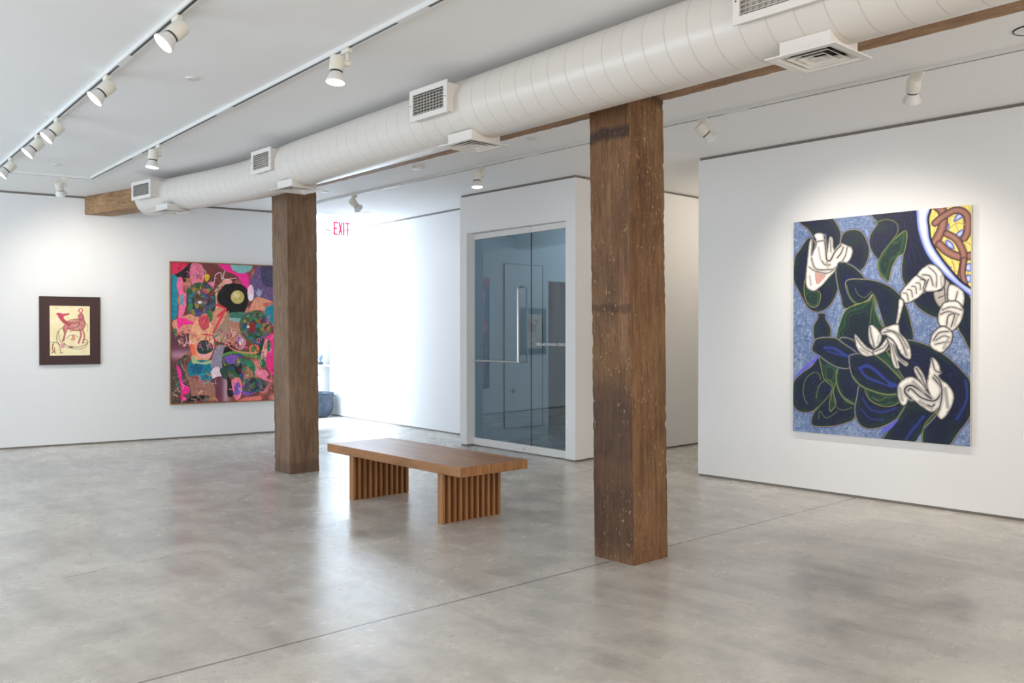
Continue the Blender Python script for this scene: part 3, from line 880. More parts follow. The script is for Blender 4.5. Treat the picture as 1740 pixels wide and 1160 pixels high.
# ------------------------------------------------------------------ glass entrance: swinging door and fixed side panel
d1 = tag(link(bpy.data.objects.new('door_1', None)), 'tinted frameless glass door with white rails and a long pull handle', kind='structure')
d1.location = (6.776, 7.78, 0); d1.rotation_euler = (0, 0, math.radians(-1.4))
gy = .530
MB().box(-.006, .006, -gy, gy, .098, 2.50).build('glass_pane', M['glass'], d1)
MB().box(-.02, .02, -gy, gy, 2.502, 2.568).build('top_rail', M['white'], d1)
MB().box(-.02, .02, -gy, gy, .012, .096).build('bottom_rail', M['white'], d1)
hp = [(-.012, -.385, 1.895), (-.055, -.385, 1.895), (-.072, -.383, 1.88), (-.075, -.383, 1.86), (-.075, -.388, 1.09), (-.075, -.388, 1.04)]
h = MB().tube(hp, .0125, 10).tube([(-.012, -.40, 1.035), (-.075, -.40, 1.035)], .012, 10).tube([(-.075, -.395, 1.037), (-.075, .40, 1.037)], .011, 10).tube([(-.012, .40, 1.037), (-.08, .40, 1.037)], .014, 10)
MB().box(-.007, .007, -gy - .006, -gy - .0005, .012, 2.568).build('gap_strip', M['slot'], d1)  # dark strip standing in for the shaded gap between door and side panel
ho = h.build('pull_handle', M['steel'], d1, 50); ho['label'] = 'long brushed steel pull handle with a horizontal bar'
Mk = Matrix.Translation((-.02, -.43, .05)) @ Matrix.Rotation(-PI / 2, 4, 'Y')
MB().lathe([(.016, 0), (.016, .006), (.011, .009)], Mk, 18).build('lock', M['steel'], d1, 40)
w1 = tag(link(bpy.data.objects.new('window_1', None)), 'fixed tinted glass panel with white lettering beside the glass door', kind='structure')
w1.location = (6.756, 6.94, 0); w1.rotation_euler = (0, 0, math.radians(-1.4))
MB().box(-.006, .006, -.305, .305, .098, 2.50).build('glass_pane', M['glass'], w1)
MB().box(-.02, .02, -.305, .305, 2.502, 2.568).build('top_rail', M['white'], w1)
MB().box(-.02, .02, -.305, .305, .012, .096).build('bottom_rail', M['white'], w1)

def text_mesh(name, body, size, material, parent, matrix, extrude=.0006, sx=1.0):
    cu = bpy.data.curves.new(name, 'FONT'); cu.body = body; cu.size = size; cu.extrude = extrude; cu.align_x = 'LEFT'
    to = bpy.data.objects.new(name, cu); C.objects.link(to)
    dg = bpy.context.evaluated_depsgraph_get()
    me = bpy.data.meshes.new_from_object(to.evaluated_get(dg))
    C.objects.unlink(to); bpy.data.objects.remove(to)
    me.transform(Matrix.Diagonal((sx, 1, 1, 1))); me.transform(matrix)
    me.materials.clear(); me.materials.append(material)
    o = bpy.data.objects.new(name, me); return link(o, parent)
M['letter'] = mat('white_vinyl', g(.85), .5)
# the name is meant to be read from outside, so from this side it runs mirrored: starts at the right, ends at the left
RX = Matrix(((0, 0, 1, 0), (1, 0, 0, 0), (0, 1, 0, 0), (0, 0, 0, 1)))       # text x -> +y (leftwards in the room), text y -> up
L1 = text_mesh('lettering', 'GEORGE ADAMS GALLERY', .042, M['letter'], w1, Matrix.Translation((-.0075, -.30, 1.228)) @ RX, sx=.97)
ww = max(v.co.y for v in L1.data.vertices) - min(v.co.y for v in L1.data.vertices)
kk = .525 / ww
for v in L1.data.vertices: v.co.y = -.303 + (v.co.y + .30) * kk
L1['label'] = 'white mirrored lettering on the glass'

# ------------------------------------------------------------------ old timber: two posts and the beam they carry
def rough_timber(name, corners0, corners1, n_long, n_side, amp, material, seed, label, cat, group=None, notch=None):
    """prism from the quad corners0 to the quad corners1 with rough faces and chipped arrises"""
    c0 = [Vector(c) for c in corners0]; c1 = [Vector(c) for c in corners1]
    ring = []
    for k in range(4):
        for i in range(n_side): ring.append((k, i / n_side))
    V = []; F = []; N = len(ring)
    ctr = lambda t: (sum(c0, Vector()) / 4).lerp(sum(c1, Vector()) / 4, t)
    for j in range(n_long + 1):
        t = j / n_long; cc = ctr(t)
        for k, f in ring:
            a = c0[k].lerp(c1[k], t); b = c0[(k + 1) % 4].lerp(c1[(k + 1) % 4], t)
            p = a.lerp(b, f); edge = min(f, 1 - f)
            q = p + Vector((seed * 7.1, seed * 3.3, seed))
            w = mnoise.noise(q * 1.6) * amp * .25 + mnoise.noise(q * 11) * amp * .5 + mnoise.noise(q * 30) * amp * .3
            if edge < .02:
                w -= amp * .6 + max(0, mnoise.noise(q * 9) - .3) * amp * 2.0 + max(0, mnoise.noise(q * 28) - .2) * amp * 2.5
            if notch and ((k == 0 and f < .19) or (k == 3 and f > .81)):
                e2 = max(0, 1 - edge / .19); w -= .022 * e2 * max(0, 1 - abs(p.z - notch) / .16) * (.6 + .8 * abs(mnoise.noise(q * 24)))
            V.append(p + (p - cc).normalized() * w)
    for j in range(n_long):
        for k in range(N):
            k2 = (k + 1) % N
            F.append((j * N + k, j * N + k2, (j + 1) * N + k2, (j + 1) * N + k))
    mb = MB(); mb.add(V, F); b = len(mb.v)
    mb.f.append(tuple(range(N - 1, -1, -1))); mb.m.append(0); mb.f.append(tuple(n_long * N + k for k in range(N))); mb.m.append(0)
    o = mb.build(name, material, None, 28)
    return tag(o, label, cat, group)

def post(x0, x1, y0, y1, top, lean, material, seed, label, notch=None):
    b = [(x0, y0, 0), (x1, y0, 0), (x1, y1, 0), (x0, y1, 0)]
    t = [(x + lean[0], y + lean[1], top) for x, y, _ in b]
    return rough_timber('wooden_post', b, t, 170, 14, .0048, material, seed, label, 'column', 'old timber posts', notch)
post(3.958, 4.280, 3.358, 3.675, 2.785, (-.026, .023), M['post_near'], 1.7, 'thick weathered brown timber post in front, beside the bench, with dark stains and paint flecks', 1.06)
post(4.040, 4.362, 7.755, 8.075, 2.775, (-.018, .016), M['post_far'], 4.2, 'slimmer looking grey-brown timber post standing farther back, in front of the colourful painting')
# main beam over the posts, then the length that turns to the picture wall
bx0, bx1, bz = 3.985, 4.285, 2.795
tag(rough_timber('ceiling_beam', [(bx0, -4.2, bz), (bx1, -4.2, bz), (bx1, -4.2, CEIL - .002), (bx0, -4.2, CEIL - .002)],
             [(bx0 + .03, 7.90, bz), (bx1 + .02, 7.90, bz), (bx1 + .02, 7.90, CEIL - .002), (bx0 + .03, 7.90, CEIL - .002)], 240, 8, .006, M['beam'], 2.2,
             'long rough timber beam carried by the two posts, half hidden behind the round duct', 'beam'), group=None)
tag(rough_timber('ceiling_beam', [(4.02, 7.96, 2.80), (4.33, 8.01, 2.80), (4.33, 8.01, CEIL - .002), (4.02, 7.96, CEIL - .002)],
             [(3.256, 11.50, 2.816), (3.562, 11.45, 2.816), (3.562, 11.45, CEIL - .002), (3.256, 11.50, CEIL - .002)], 90, 8, .004, M['beam'], 6.1,
             'short end of timber beam running into the left picture wall, beyond the far post', 'beam'))

# ------------------------------------------------------------------ air duct with registers and diffusers
duct = empty('air_duct', (3.545, 3.5, 2.79), 0, 'long white round spiral air duct with side grilles and square diffusers under the ceiling', 'air duct')
DUCT_AXIS = [(3.49, -4.1, 2.794, .200), (3.52, 1.0, 2.794, .200), (3.555, 3.8, 2.793, .199), (3.60, 6.6, 2.79, .194), (3.635, 7.35, 2.79, .190), (3.64, 7.8, 2.795, .182), (3.59, 8.3, 2.80, .178), (3.455, 9.24, 2.805, .175), (3.398, 9.66, 2.805, .175)]
def duct_axis(n=10):
    P = [Vector(p[:3]) for p in DUCT_AXIS]; Rr = [p[3] for p in DUCT_AXIS]; out = []
    for i in range(len(P) - 1):
        a, b, c, d = P[max(i - 1, 0)], P[i], P[i + 1], P[min(i + 2, len(P) - 1)]
        m0 = (c - a) / max((c - a).length, 1e-6) * (c - b).length; m1 = (d - b) / max((d - b).length, 1e-6) * (c - b).length
        for k in range(n):
            t = k / n; h0 = 2 * t ** 3 - 3 * t ** 2 + 1; h1 = t ** 3 - 2 * t ** 2 + t; h2 = -2 * t ** 3 + 3 * t ** 2; h3 = t ** 3 - t ** 2
            out.append((b * h0 + m0 * h1 + c * h2 + m1 * h3, Rr[i] * (1 - t) + Rr[i + 1] * t))
    out.append((P[-1], Rr[-1])); return out
def build_duct():
    ax = duct_axis(); n = 64; V = []; F = []; S = []; s = 0; off = Vector(duct.location)
    for i, (p, r) in enumerate(ax):
        d = (ax[min(i + 1, len(ax) - 1)][0] - ax[max(i - 1, 0)][0]); d.z = 0; d.normalize(); sd = Vector((d.y, -d.x, 0))
        if i: s += (p - ax[i - 1][0]).length
        S.append(s)
        for k in range(n):
            a = 2 * PI * k / n; V.append(p - off + sd * r * math.cos(a) + Vector((0, 0, r * math.sin(a))))
    for i in range(len(ax) - 1):
        for k in range(n): F.append((i * n + k, (i + 1) * n + k, (i + 1) * n + (k + 1) % n, i * n + (k + 1) % n))
    F.append(tuple(range(n))); F.append(tuple((len(ax) - 1) * n + k for k in range(n - 1, -1, -1)))
    me = bpy.data.meshes.new('duct_pipe'); me.from_pydata(V, [], F); uv = me.uv_layers.new(name='UVMap')
    for p in me.polygons:
        if len(p.vertices) != 4:
            for li in p.loop_indices: uv.data[li].uv = (0, 0)
            continue
        ks = [me.loops[li].vertex_index % n for li in p.loop_indices]
        for li, k in zip(p.loop_indices, ks):
            vi = me.loops[li].vertex_index; kk = n if (k == 0 and max(ks) == n - 1) else k
            uv.data[li].uv = (S[vi // n], kk / n)
    me.materials.append(M['duct']); me.polygons.foreach_set('use_smooth', [True] * len(me.polygons)); me.set_sharp_from_angle(angle=.7); me.update()
    link(bpy.data.objects.new('duct_pipe', me), duct)
build_duct()
for xx, yy in ((3.525, .4), (3.55, 3.3), (3.585, 5.7), (3.62, 8.1)):
    hs = MB().box(-.010, .010, -.012, .012, .0, .0895).build('hanger_strap', M['offwhite'], duct); hs.location = Vector((xx + .12, yy, 2.9505)) - Vector(duct.location)

M['louvre'] = mat('louvre_metal', srgb(205, 202, 196), .35)
def register(x, y, z, rz, w, h, dep):
    """supply grille on a box: local x along the duct, local -y out of it"""
    o = MB()
    t = .003
    o.box(-w / 2 + .012, w / 2 - .012, .006, dep, -h / 2 + .012, -h / 2 + .012 + t).box(-w / 2 + .012, w / 2 - .012, .006, dep, h / 2 - .012 - t, h / 2 - .012)
    o.box(-w / 2 + .012, -w / 2 + .012 + t, .006, dep, -h / 2 + .012 + t, h / 2 - .012 - t).box(w / 2 - .012 - t, w / 2 - .012, .006, dep, -h / 2 + .012 + t, h / 2 - .012 - t)
    o.frame(-w / 2, w / 2, -h / 2, h / 2, .034, -.004, .006)
    b = o.build('air_register', M['offwhite'], duct)
    b.location = Vector((x, y, z)) - Vector(duct.location); b.rotation_euler = (0, 0, rz)
    iw, ih = w - .068, h - .068
    gr = MB(); nb = 7
    for k in range(nb):
        zz = -ih / 2 + ih * (k + .5) / nb
        gr.hexa([(-iw / 2, .0, zz - .0030), (iw / 2, .0, zz - .0030), (iw / 2, .012, zz - .0012), (-iw / 2, .012, zz - .0012)],
                [(-iw / 2, .0, zz - .0002), (iw / 2, .0, zz - .0002), (iw / 2, .012, zz + .0012), (-iw / 2, .012, zz + .0012)])
    nv = int(iw / .030)
    for k in range(nv):
        xx = -iw / 2 + iw * (k + .5) / nv
        gr.box(xx - .0018, xx + .0018, .022, .036, -ih / 2, ih / 2)
    gr.build('grille', M['louvre'], b)
    MB().box(-w / 2 + .018, w / 2 - .018, .06, .064, -h / 2 + .018, h / 2 - .018).build('dark_throat', M['dark'], b)
    for sx in (-1, 1):
        sc = MB().lathe([(.004, 0), (.004, .002), (.002, .0035)], Matrix.Translation((sx * (w / 2 - .016), -.004, 0)) @ Matrix.Rotation(PI / 2, 4, 'X'), 10)
        sc.build('screw', M['slot'], b)
# local -y must point to world -x: turn by -90 degrees
for (x, y, z, rz, w, h, dep) in ((3.295, 2.02, 2.818, -PI / 2, .43, .205, .16), (3.305, 4.50, 2.832, -PI / 2 + .01, .39, .20, .15),
                                 (3.385, 7.00, 2.832, -PI / 2 + .02, .35, .195, .14), (3.18, 9.31, 2.845, -PI / 2 + .135, .40, .185, .15)):
    register(x, y, z, rz, w, h, dep)

def diffuser(x, y, z, rz, s, top):
    """square four-way ceiling diffuser hung under the duct on a short neck"""
    hs = s / 2; nk = hs - .045; t = .004
    o = MB()
    for (x0, x1, y0, y1) in ((-nk, nk, -nk, -nk + t), (-nk, nk, nk - t, nk), (-nk, -nk + t, -nk + t, nk - t), (nk - t, nk, -nk + t, nk - t)):
        o.box(x0, x1, y0, y1, .006, top)
    fw = .03
    o.box(-hs, hs, -hs, -hs + fw, 0, .006).box(-hs, hs, hs - fw, hs, 0, .006).box(-hs, -hs + fw, -hs + fw, hs - fw, 0, .006).box(hs - fw, hs, -hs + fw, hs - fw, 0, .006)
    b = o.build('air_diffuser', M['offwhite'], duct)
    b.location = Vector((x, y, z)) - Vector(duct.location); b.rotation_euler = (0, 0, rz)
    v = MB(); q = hs - fw - .002
    for k in range(3):                                   # sloping square cones, one inside the other
        a1 = q * (1 - k * .27); a0 = a1 - q * .22
        lo, hi = .001, .022
        cb = [(-a0, -a0, hi), (a0, -a0, hi), (a0, a0, hi), (-a0, a0, hi)]; ct = [(-a1, -a1, lo), (a1, -a1, lo), (a1, a1, lo), (-a1, a1, lo)]
        vs = ct + cb + [(p[0], p[1], p[2] + .0025) for p in ct] + [(p[0], p[1], p[2] + .0025) for p in cb]
        fs = []
        for i in range(4):
            j = (i + 1) % 4; fs += [(i, j, 4 + j, 4 + i), (8 + j, 8 + i, 12 + i, 12 + j), (i, 8 + i, 8 + j, j), (4 + i, 4 + j, 12 + j, 12 + i)]
        v.add(vs, fs)
    c = q * .19; v.box(-c, c, -c, c, .001, .0035)
    v.build('vanes', M['offwhite'], b)
    MB().box(-nk + t, nk - t, -nk + t, nk - t, .034, .038).build('dark_throat', M['dark'], b)
for (x, y, z, rz, s, top) in ((3.53, 1.96, 2.553, 0, .325, .075), (3.545, 4.335, 2.555, .01, .325, .075), (3.575, 6.72, 2.568, .03, .325, .075), (3.40, 9.03, 2.606, .12, .33, .07)):
    diffuser(x, y, z, rz, s, top)

# ------------------------------------------------------------------ lighting track
def track(name_label, pts, joints, label):
    """ceiling track along pts (z = underside); joints = list of (segment, t0, t1) plain white covers"""
    root = empty('lighting_track', (pts[0][0], pts[0][1], CEIL), 0, label, 'track'); off = Vector(root.location)
    w, hh = .036, .026; z0 = CEIL - hh
    rail = MB()
    def bar(mb, a, b, wd, za, zb):
        A, B = Vector((*a, 0)), Vector((*b, 0)); d = (B - A).normalized(); n = Vector((-d.y, d.x, 0)) * wd / 2
        c = [A - n, B - n, B + n, A + n]; c = [v - Vector((off.x, off.y, 0)) for v in c]
        mb.hexa([(v.x, v.y, za - off.z) for v in c], [(v.x, v.y, zb - off.z) for v in c])
    for i in range(len(pts) - 1):
        a, b = Vector(pts[i]), Vector(pts[i + 1]); d = (b - a).normalized(); n = Vector((-d.y, d.x))
        for sgn in (-1, 1):
            o = n * sgn * (w / 2 - .0045); bar(rail, a + o, b + o, .009, z0, CEIL - .012)
        bar(rail, a, b, w, CEIL - .012, CEIL - .0005)
        cuts = sorted((t0, t1) for s_, t0, t1 in joints if s_ == i); u = 0.0
        for t0, t1 in cuts + [(1.0, 1.0)]:
            if t0 > u:
                slot = MB(); bar(slot, a.lerp(b, u), a.lerp(b, t0), .0175, z0 + .0012, CEIL - .0125); slot.build('track_slot', M['slot'], root)
            if t1 > t0:
                jn = MB(); bar(jn, a.lerp(b, t0), a.lerp(b, t1), w + .004, z0 - .003, z0 - .0002)
                jn.build('track_joint', M['rail'], root)
            u = t1
    rail.build('track_rail', M['rail'], root)
T1 = [(1.56, .9), (2.0255, 10.11)]; T2 = [(2.56, 1.5), (2.904, 10.0)]; T2B = [(2.93, 10.025), (1.55, 10.30)]; T3 = [(5.64, .6), (5.575, 5.2), (5.60, 10.3)]
track('', T1, [(0, .488, .515), (0, .748, .762)], 'left white ceiling track with the row of lamps aimed away to the left')
track('', T2, [(0, .246, .280), (0, .545, .580), (0, .795, .828)], 'middle white ceiling track running left of the duct')
track('', T2B, [(0, 0, .04)], 'short white cross track in front of the left picture wall')
track('', T3, [(0, .665, .710), (1, .13, .165), (1, .575, .645)], 'right white ceiling track between the duct and the blue painting')

# ------------------------------------------------------------------ track lamps
def lamp_proto():
    r = empty('track_spotlight', (0, 0, 0), 0)
    MB().box(-.015, .015, -.040, .040, -.026, 0).build('track_adapter', M['cream'], r, 40, .003)
    a = MB().box(-.010, .010, -.012, .012, -.074, -.026)
    a.lathe([(.017, -.022), (.020, -.016), (.020, .016), (.017, .022)], Matrix.Translation((0, -.003, -.082)) @ Matrix.Rotation(PI / 2, 4, 'X') @ Matrix.Rotation(PI / 2, 4, 'Y'), 18)
    a.build('hinge_arm', M['cream'], r, 40, .002)
    hd = MB().lathe([(.030, .040), (.040, .036), (.043, .026), (.043, -.036), (.040, -.046), (.034, -.048)], Matrix(), 32).build('lamp_housing', M['cream'], r, 35)
    MB().lathe([(.035, -.0485), (.035, -.056)], Matrix(), 28).build('collar', M['slot'], hd, 35)
    bl = MB().lathe([(.033, -.0565), (.035, -.062), (.046, -.088), (.056, -.108), (.057, -.114), (.054, -.116)], Matrix(), 32, cap1=False).build('bulb', M['white'], hd, 35)
    ln = MB().lathe([(.0535, -.1155), (.040, -.1150), (.020, -.1147)], Matrix(), 32, cap0=False)
    ln.build('lamp_face', M['lens'], hd, 60)
    ld = bpy.data.lights.new('lamp_beam', 'SPOT'); ld.spot_size = math.radians(75); ld.spot_blend = 1.0; ld.shadow_soft_size = .035; ld.color = (1, .90, .78)
    lo = bpy.data.objects.new('lamp_beam', ld); link(lo, hd); lo.location = (0, 0, -.145)
    return r
proto = lamp_proto(); first = [True]
def lamp(x, y, side, aim, watts, label, group, size=75, turn=0.0):
    """side: sideways offset of the housing from its hinge (along world x, y); aim: where the lamp points"""
    o = proto if first[0] else copy_tree(proto); first[0] = False
    o.location = (x, y, CEIL - .0265); tag(o, label, 'track light', group)
    ang = math.atan2(side[1], side[0]); o.rotation_euler = (0, 0, 0)
    for ch in o.children:
        nm = ch.name.split('.')[0]
        if nm == 'lamp_housing':
            q = Vector(aim).normalized().to_track_quat('-Z', 'Y')
            ch.rotation_mode = 'QUATERNION'; ch.rotation_quaternion = q
            ch.location = (side[0], side[1], -.088)
            for c2 in ch.children:
                if c2.type == 'LIGHT': c2.data.energy = watts; c2.data.spot_size = math.radians(size)
        elif nm == 'hinge_arm': ch.rotation_euler = (0, 0, ang)
        elif nm == 'track_adapter': ch.rotation_euler = (0, 0, turn)
    return o
W = SPOT_W
tx = lambda T, y: T[0][0] + (T[1][0] - T[0][0]) * (y - T[0][1]) / (T[1][1] - T[0][1])
G1, G2, G3 = 'track lamps on the left track', 'track lamps on the middle track', 'track lamps on the right track'
for y, lab in ((4.57, 'lit cream track lamp on the left track, nearest the top edge of the photo'), (5.93, 'lit cream track lamp second along the left track, left of the round ceiling plate'),
               (7.35, 'lit cream track lamp third along the left track, just before a joint in the rail'), (8.08, 'lit cream track lamp fourth along the left track, just past the joint in the rail'),
               (9.30, 'lit cream track lamp on the left track, cut by the left edge of the photo')):
    lamp(tx(T1, y), y, (-.012, -.055), (-.68, .06, -.74), W, lab, G1)
lamp(tx(T2, 4.44), 4.44, (-.052, .02), (-.12, -.05, -1), W, 'lit cream track lamp near the middle of the middle track, left of the duct', G2)
lamp(tx(T2, 7.79), 7.79, (-.045, .01), (-.10, -.02, -1), W, 'lit cream track lamp on the middle track, above the far end of the duct', G2)
lamp(2.66, 10.08, (-.055, .012), (.42, .75, -.85), BACK_W, 'unlit looking white track lamp on the cross rail in front of the picture wall', G2, 110, PI / 2 - .196)
lamp(5.612, 2.44, (-.065, -.005), (.64, .40, -.88), RIGHT_W, 'grey backed track lamp on the right track, nearest the blue painting', G3, 92)
lamp(5.592, 4.06, (-.045, -.02), (.68, -.36, -.74), RIGHT_W, 'grey backed track lamp on the right track beside the near post, tilted to the painting', G3, 92)
lamp(5.583, 6.70, (-.05, .02), (-.05, -.1, -1), W, 'lit track lamp on the right track in front of the glass entrance', G3)
lamp(5.594, 9.10, (-.03, -.02), (.80, .22, -.55), W * .6, 'grey track lamp tilted to the bright passage wall, above the exit sign', G3)

# ------------------------------------------------------------------ small things on the ceiling
def disc(x, y, r, th, label, cat='ceiling plate', name='ceiling_cover_plate', group='round white plates on the ceiling', rim=None):
    mb = MB().lathe([(r * .72, CEIL - th), (r * .97, CEIL - th * .8), (r, CEIL - th * .45), (r, CEIL - .0005)], Matrix.Translation((0, 0, -CEIL)), 32)
    o = mb.build(name, M['white'] if rim is None else rim, None, 40); o.location = (x, y, CEIL); return tag(o, label, cat, group)
disc(2.275, 5.70, .042, .010, 'round white ceiling plate between the left and middle tracks, nearest the camera')
disc(2.44, 9.52, .042, .010, 'round white ceiling plate between the left and middle tracks, near the far wall')
disc(5.17, 7.20, .062, .032, 'round white smoke detector on the ceiling between the two posts, right of the duct', 'smoke detector', 'smoke_detector', None)
disc(5.25, 9.22, .055, .012, 'round white ceiling plate beside the top of the far post')
disc(5.15, 5.52, .05, .010, 'round white ceiling plate left of the near post, below the beam')
disc(6.58, 10.50, .11, .010, 'shallow round downlight in the ceiling above the exit sign', 'downlight', 'recessed_downlight', None)
disc(4.63, 11.05, .055, .012, 'round white ceiling plate just right of the end of the duct')
cl = empty('recessed_ceiling_lens', (5.36, 1.705, CEIL), 0, 'round ceiling fitting with a black ring at the right edge of the photo', 'downlight')
MB().lathe([(.090, -.006), (.095, -.006), (.097, -.0005), (.088, -.0005), (.090, -.006)], Matrix(), 32, cap0=False, cap1=False).build('fitting_ring', M['dark'], cl, 40)
MB().lathe([(.0895, -.0005), (.0895, -.004), (.02, -.0045)], Matrix(), 32).build('fitting_lens', M['white'], cl, 40)

# ------------------------------------------------------------------ bench
bench = empty('bench', (4.06, 5.63, 0), 0, 'low brown wooden bench with a thick flat top on two slatted legs', 'bench')
MB().box(-.318, .312, -.905, .895, .373, .442).build('seat', M['bench_top'], bench, None, .004)
for y0 in (-.630, .573):
    lg = MB(); x0, x1, dp = -.262, .288, .062; n = 11; sw = .022
    for k in range(n):
        xx = x0 + (x1 - x0 - sw) * k / (n - 1)
        lg.box(xx, xx + sw, 0, dp, 0, .373)
    lg.box(x0 + sw, x1 - sw, .046, .056, .0, .372)
    o = lg.build('leg', M['bench_leg'], bench, None, .0015); o.location = (0, y0, 0)

# ------------------------------------------------------------------ pictures
ar = math.atan2(RW1[1] - RW0[1], RW1[0] - RW0[0]); al = math.atan2(BW1[1] - BW0[1], BW1[0] - BW0[0])
onR = lambda s: (RW0[0] + math.cos(ar) * s, RW0[1] + math.sin(ar) * s)
onL = lambda x: BW0[1] + (x - BW0[0]) * (BW1[1] - BW0[1]) / (BW1[0] - BW0[0])
ROFF = .004
def hang(x, y, z, rz, label, name, cat):
    n = Vector((math.sin(rz), -math.cos(rz)))             # out of the wall
    return empty(name, (x + n.x * ROFF, y + n.y * ROFF, z), rz, label, cat)
x, y = onR(5.085 - 3.345)
pr = hang(x, y, .515, ar, 'large unframed painting of dark blue cloth shapes and white knotted gloves on the right wall', 'painting', 'painting')
paint_right().canvas('canvas', pr, .036, M['oil'])
pl = hang(4.985, onL(4.985), .458, al, 'large colourful pink and black abstract painting, partly behind the far post', 'painting', 'painting')
paint_left().canvas('canvas', pl, .030, M['oil'])
fr = MB(); W2 = .75; Hh = 1.82; b = .014
fr.box(-W2 - b, -W2 - .0005, -.040, 0, -b, Hh + b).box(W2 + .0005, W2 + b, -.040, 0, -b, Hh + b).box(-W2 - .0005, W2 + .0005, -.040, 0, -b, -.0005).box(-W2 - .0005, W2 + .0005, -.040, 0, Hh + .0005, Hh + b)
fr.build('frame', M['frame_wood'], pl)
pd = hang(3.092, onL(3.092), .985, al, 'small drawing of red beast and rider in a wide dark brown frame', 'framed_drawing', 'picture')
M['frame_dark'] = mat('dark_brown_mat_board', srgb(62, 36, 34), .6); M['frame_edge'] = mat('dark_frame_edge', srgb(58, 48, 44), .4)
MB().frame(-.332, .332, 0, .824, .010, -.030, 0).build('frame', M['frame_edge'], pd)
MB().frame(-.3215, .3215, .0105, .8135, .1005, -.022, -.012).build('mat_board', M['frame_dark'], pd)
dr = paint_drawing().canvas('drawing', pd, .010, M['paper']); dr.location = (-.002, -.009, .106)

# ------------------------------------------------------------------ exit sign, pot and sill plant at the end of the passage
ex = empty('exit_sign', (6.50, 10.92, CEIL), 0, 'hanging clear exit sign with pink red letters in the bright passage', 'exit sign')
M['exit_red'] = emit('exit_letter_red', (1, .09, .30, 1), .55); M['exit_red'].node_tree.nodes['Principled BSDF'].inputs['Base Color'].default_value = (.75, .03, .16, 1)
def clear_mat():
    m = bpy.data.materials.new('clear_acrylic'); m.use_nodes = True; nt = m.node_tree; nt.nodes.clear()
    o = nt.nodes.new('ShaderNodeOutputMaterial'); mx = nt.nodes.new('ShaderNodeMixShader'); t = nt.nodes.new('ShaderNodeBsdfTransparent'); gl = nt.nodes.new('ShaderNodeBsdfGlossy')
    fr = nt.nodes.new('ShaderNodeFresnel'); fr.inputs['IOR'].default_value = 1.3; gl.inputs['Roughness'].default_value = .05; t.inputs['Color'].default_value = (.98, .98, .98, 1)
    for a, b_ in ((fr.outputs[0], mx.inputs[0]), (t.outputs[0], mx.inputs[1]), (gl.outputs[0], mx.inputs[2]), (mx.outputs[0], o.inputs[0])): nt.links.new(a, b_)
    return m
M['clear'] = clear_mat()
MB().box(-.27, .19, -.004, .004, -.30, -.0005).build('panel', M['clear'], ex)
def strokes(mb, x, w, hgt, parts, t=.022):
    for (x0, z0, x1, z1) in parts:
        A, B = Vector((x + x0 * w, 0, z0 * hgt)), Vector((x + x1 * w, 0, z1 * hgt)); d = (B - A).normalized(); n = Vector((-d.z, 0, d.x)) * t / 2; e = d * t / 2
        c = [A - n - e, B - n + e, B + n + e, A + n - e]
        mb.hexa([(v.x, -.006, v.z) for v in (c[0], c[1], c[2], c[3])], [(v.x, -.0045, v.z) for v in (c[0], c[1], c[2], c[3])])
L = MB(); LH = .165; z0 = -.275
Ls = MB()
strokes(Ls, -.120, .045, LH, [(0, 0, 0, 1), (0, 1, 1, 1), (0, .5, .8, .5), (0, 0, 1, 0)])
strokes(Ls, -.043, .045, LH, [(0, 0, 1, 1), (0, 1, 1, 0)])
strokes(Ls, .033, .02, LH, [(0, 0, 0, 1)])
strokes(Ls, .068, .055, LH, [(.5, 0, .5, 1), (0, 1, 1, 1)])
lo = Ls.build('lettering', M['exit_red'], ex); lo.location = (0, 0, z0); lo['label'] = 'pink red letters EXIT'
Ar = MB(); strokes(Ar, -.245, .055, LH, [(0, .28, 1, .28)], .012)
ao = Ar.build('arrow_mark', M['slot'], ex); ao.location = (0, 0, z0)

M['pot'] = mat('dark_blue_grey_metal', srgb(60, 70, 84), .5, .2); t = NT(M['pot'])
t.l(t.ramp(t.noise(t.coord(), 14, 5), (.35, srgb(34, 42, 54)), (.7, srgb(62, 72, 86))), t.b.inputs['Base Color'])
pot = empty('planter_pot', (7.145, 12.74, 0), 0, 'dark blue-grey metal pot on the floor at the end of the bright passage', 'pot')
body = MB().lathe([(.14, .0), (.19, .035), (.232, .10), (.246, .17), (.245, .222), (.250, .226), (.250, .236), (.245, .240), (.240, .33), (.243, .372), (.256, .385), (.258, .398), (.246, .402), (.236, .394), (.228, .33), (.20, .30), (.02, .295)], Matrix(), 48)
body.build('pot_body', M['pot'], pot, 35)
for s in (-1, 1):
    hd = MB().tube([(s * .243, -.04, .352), (s * .268, -.028, .348), (s * .276, 0, .346), (s * .268, .028, .348), (s * .243, .04, .352)], .008, 8)
    hd.build('pot_handle', M['pot'], pot, 60).rotation_euler = (0, 0, math.radians(-42))
sl = tag(MB().box(7.02, 7.462, 12.90, 13.097, .812, .842).build('window_ledge', M['offwhite'], None, None, .004), 'narrow pale ledge on the end wall above the metal pot', 'ledge')
pp = empty('ledge_plant', (7.33, 12.99, .842), 0, 'small spiky blue-grey plant on the pale ledge above the metal pot', 'plant')
M['leaf'] = mat('blue_grey_leaf', srgb(96, 116, 138), .5)
MB().lathe([(.035, 0), (.045, .04), (.047, .045), (.040, .045), (.036, .03)], Matrix(), 20).build('flower_pot', M['pot'], pp, 40)
lf = MB(); rs = random.Random(3)
for k in range(16):
    a = rs.uniform(0, 2 * PI); ln = rs.uniform(.10, .20); sp = rs.uniform(.25, .95); P = []
    for i in range(6):
        tt = i / 5; rad = ln * sp * tt * .55; P.append((rad * math.cos(a), rad * math.sin(a) * .8, .035 + ln * (tt - .35 * sp * tt * tt)))
    lf.tube(P, [.005, .007, .007, .006, .004, .001], 6)
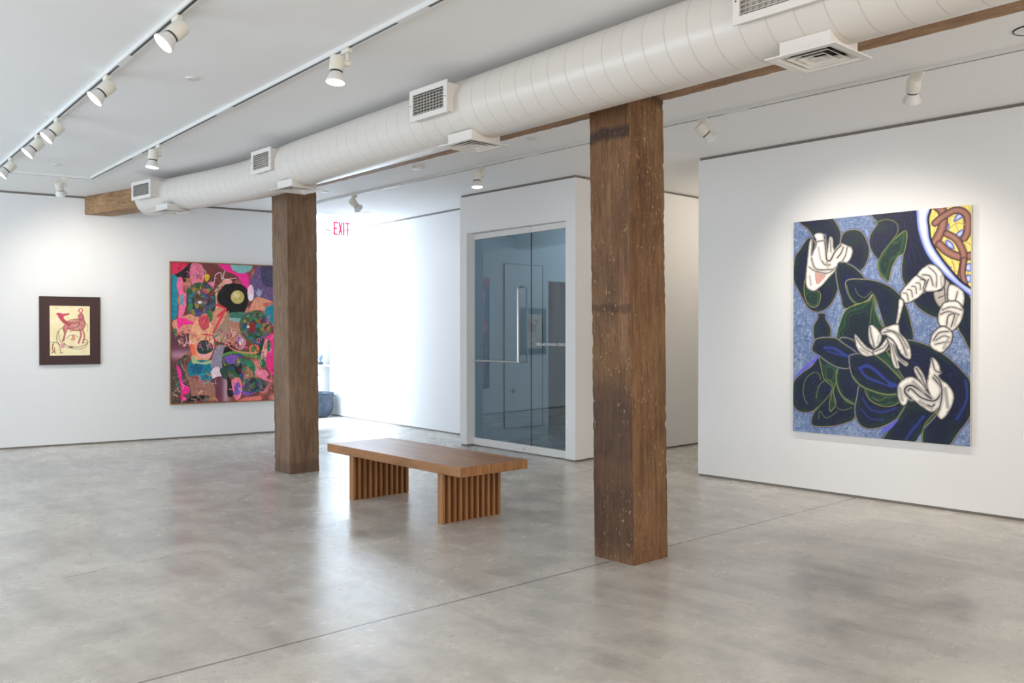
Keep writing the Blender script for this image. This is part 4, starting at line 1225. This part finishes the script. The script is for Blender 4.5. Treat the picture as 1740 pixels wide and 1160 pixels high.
lf.build('leaves', M['leaf'], pp, 60)

# ------------------------------------------------------------------ light
def area(name, loc, rot, sx, sy, watts, col):
    ld = bpy.data.lights.new(name, 'AREA'); ld.shape = 'RECTANGLE'; ld.size = sx; ld.size_y = sy; ld.energy = watts; ld.color = col
    o = bpy.data.objects.new(name, ld); o.location = loc; o.rotation_euler = rot; link(o); return o
area('fill_left_near', (-3.12, 0, 1.65), (0, -PI / 2, 0), 2.2, 4.9, LN, (1, .955, .90))  # unseen fill lamp added to lift the room, behind a made-up window
area('daylight_left_far', (-3.12, 8.0, 1.65), (0, -PI / 2, 0), 2.2, 5.9, LF, (.72, .86, 1))
area('fill_front', (2.35, -4.52, 1.62), (PI / 2, 0, 0), 7.6, 2.4, FR, (1, .925, .83))  # added soft fill from behind the camera; its window is invented too
area('daylight_passage', (2.50, 12.46, 1.54), (0, -PI / 2, 0), 2.8, 1.1, PS, (.68, .83, 1))
def point(name, loc, watts, col, r=.12):
    ld = bpy.data.lights.new(name, 'POINT'); ld.energy = watts; ld.color = col; ld.shadow_soft_size = r
    o = bpy.data.objects.new(name, ld); o.location = loc; link(o)
point('vestibule_lamp', (8.9, 7.3, 2.75), VS, (.9, .96, 1))
point('side_passage_lamp', (8.9, 5.2, 2.7), SP, (1, .88, .72))

w = bpy.data.worlds.new('World'); bpy.context.scene.world = w; w.use_nodes = True
w.node_tree.nodes['Background'].inputs[0].default_value = (.75, .85, 1, 1); w.node_tree.nodes['Background'].inputs[1].default_value = .6

# ------------------------------------------------------------------ camera and view
cd = bpy.data.cameras.new('camera'); cam = bpy.data.objects.new('camera', cd); link(cam)
cd.sensor_width = 36.0; cd.lens = 30.828; cd.sensor_fit = 'HORIZONTAL'; cd.clip_start = .05
cam.location = (0, 0, 1.37)
cam.rotation_euler = (math.radians(90 - .5614), 0, math.radians(-41.7527))
sc = bpy.context.scene; sc.camera = cam
sc.view_settings.view_transform = 'Standard'; sc.view_settings.look = 'None'; sc.view_settings.gamma = 1; sc.view_settings.use_curve_mapping = False
sc.view_settings.exposure = EXPOSURE
sc.cycles.use_denoising = True
sc.cycles.max_bounces = 12; sc.cycles.diffuse_bounces = 7; sc.cycles.transparent_max_bounces = 12
sc.cycles.sample_clamp_indirect = 6.0
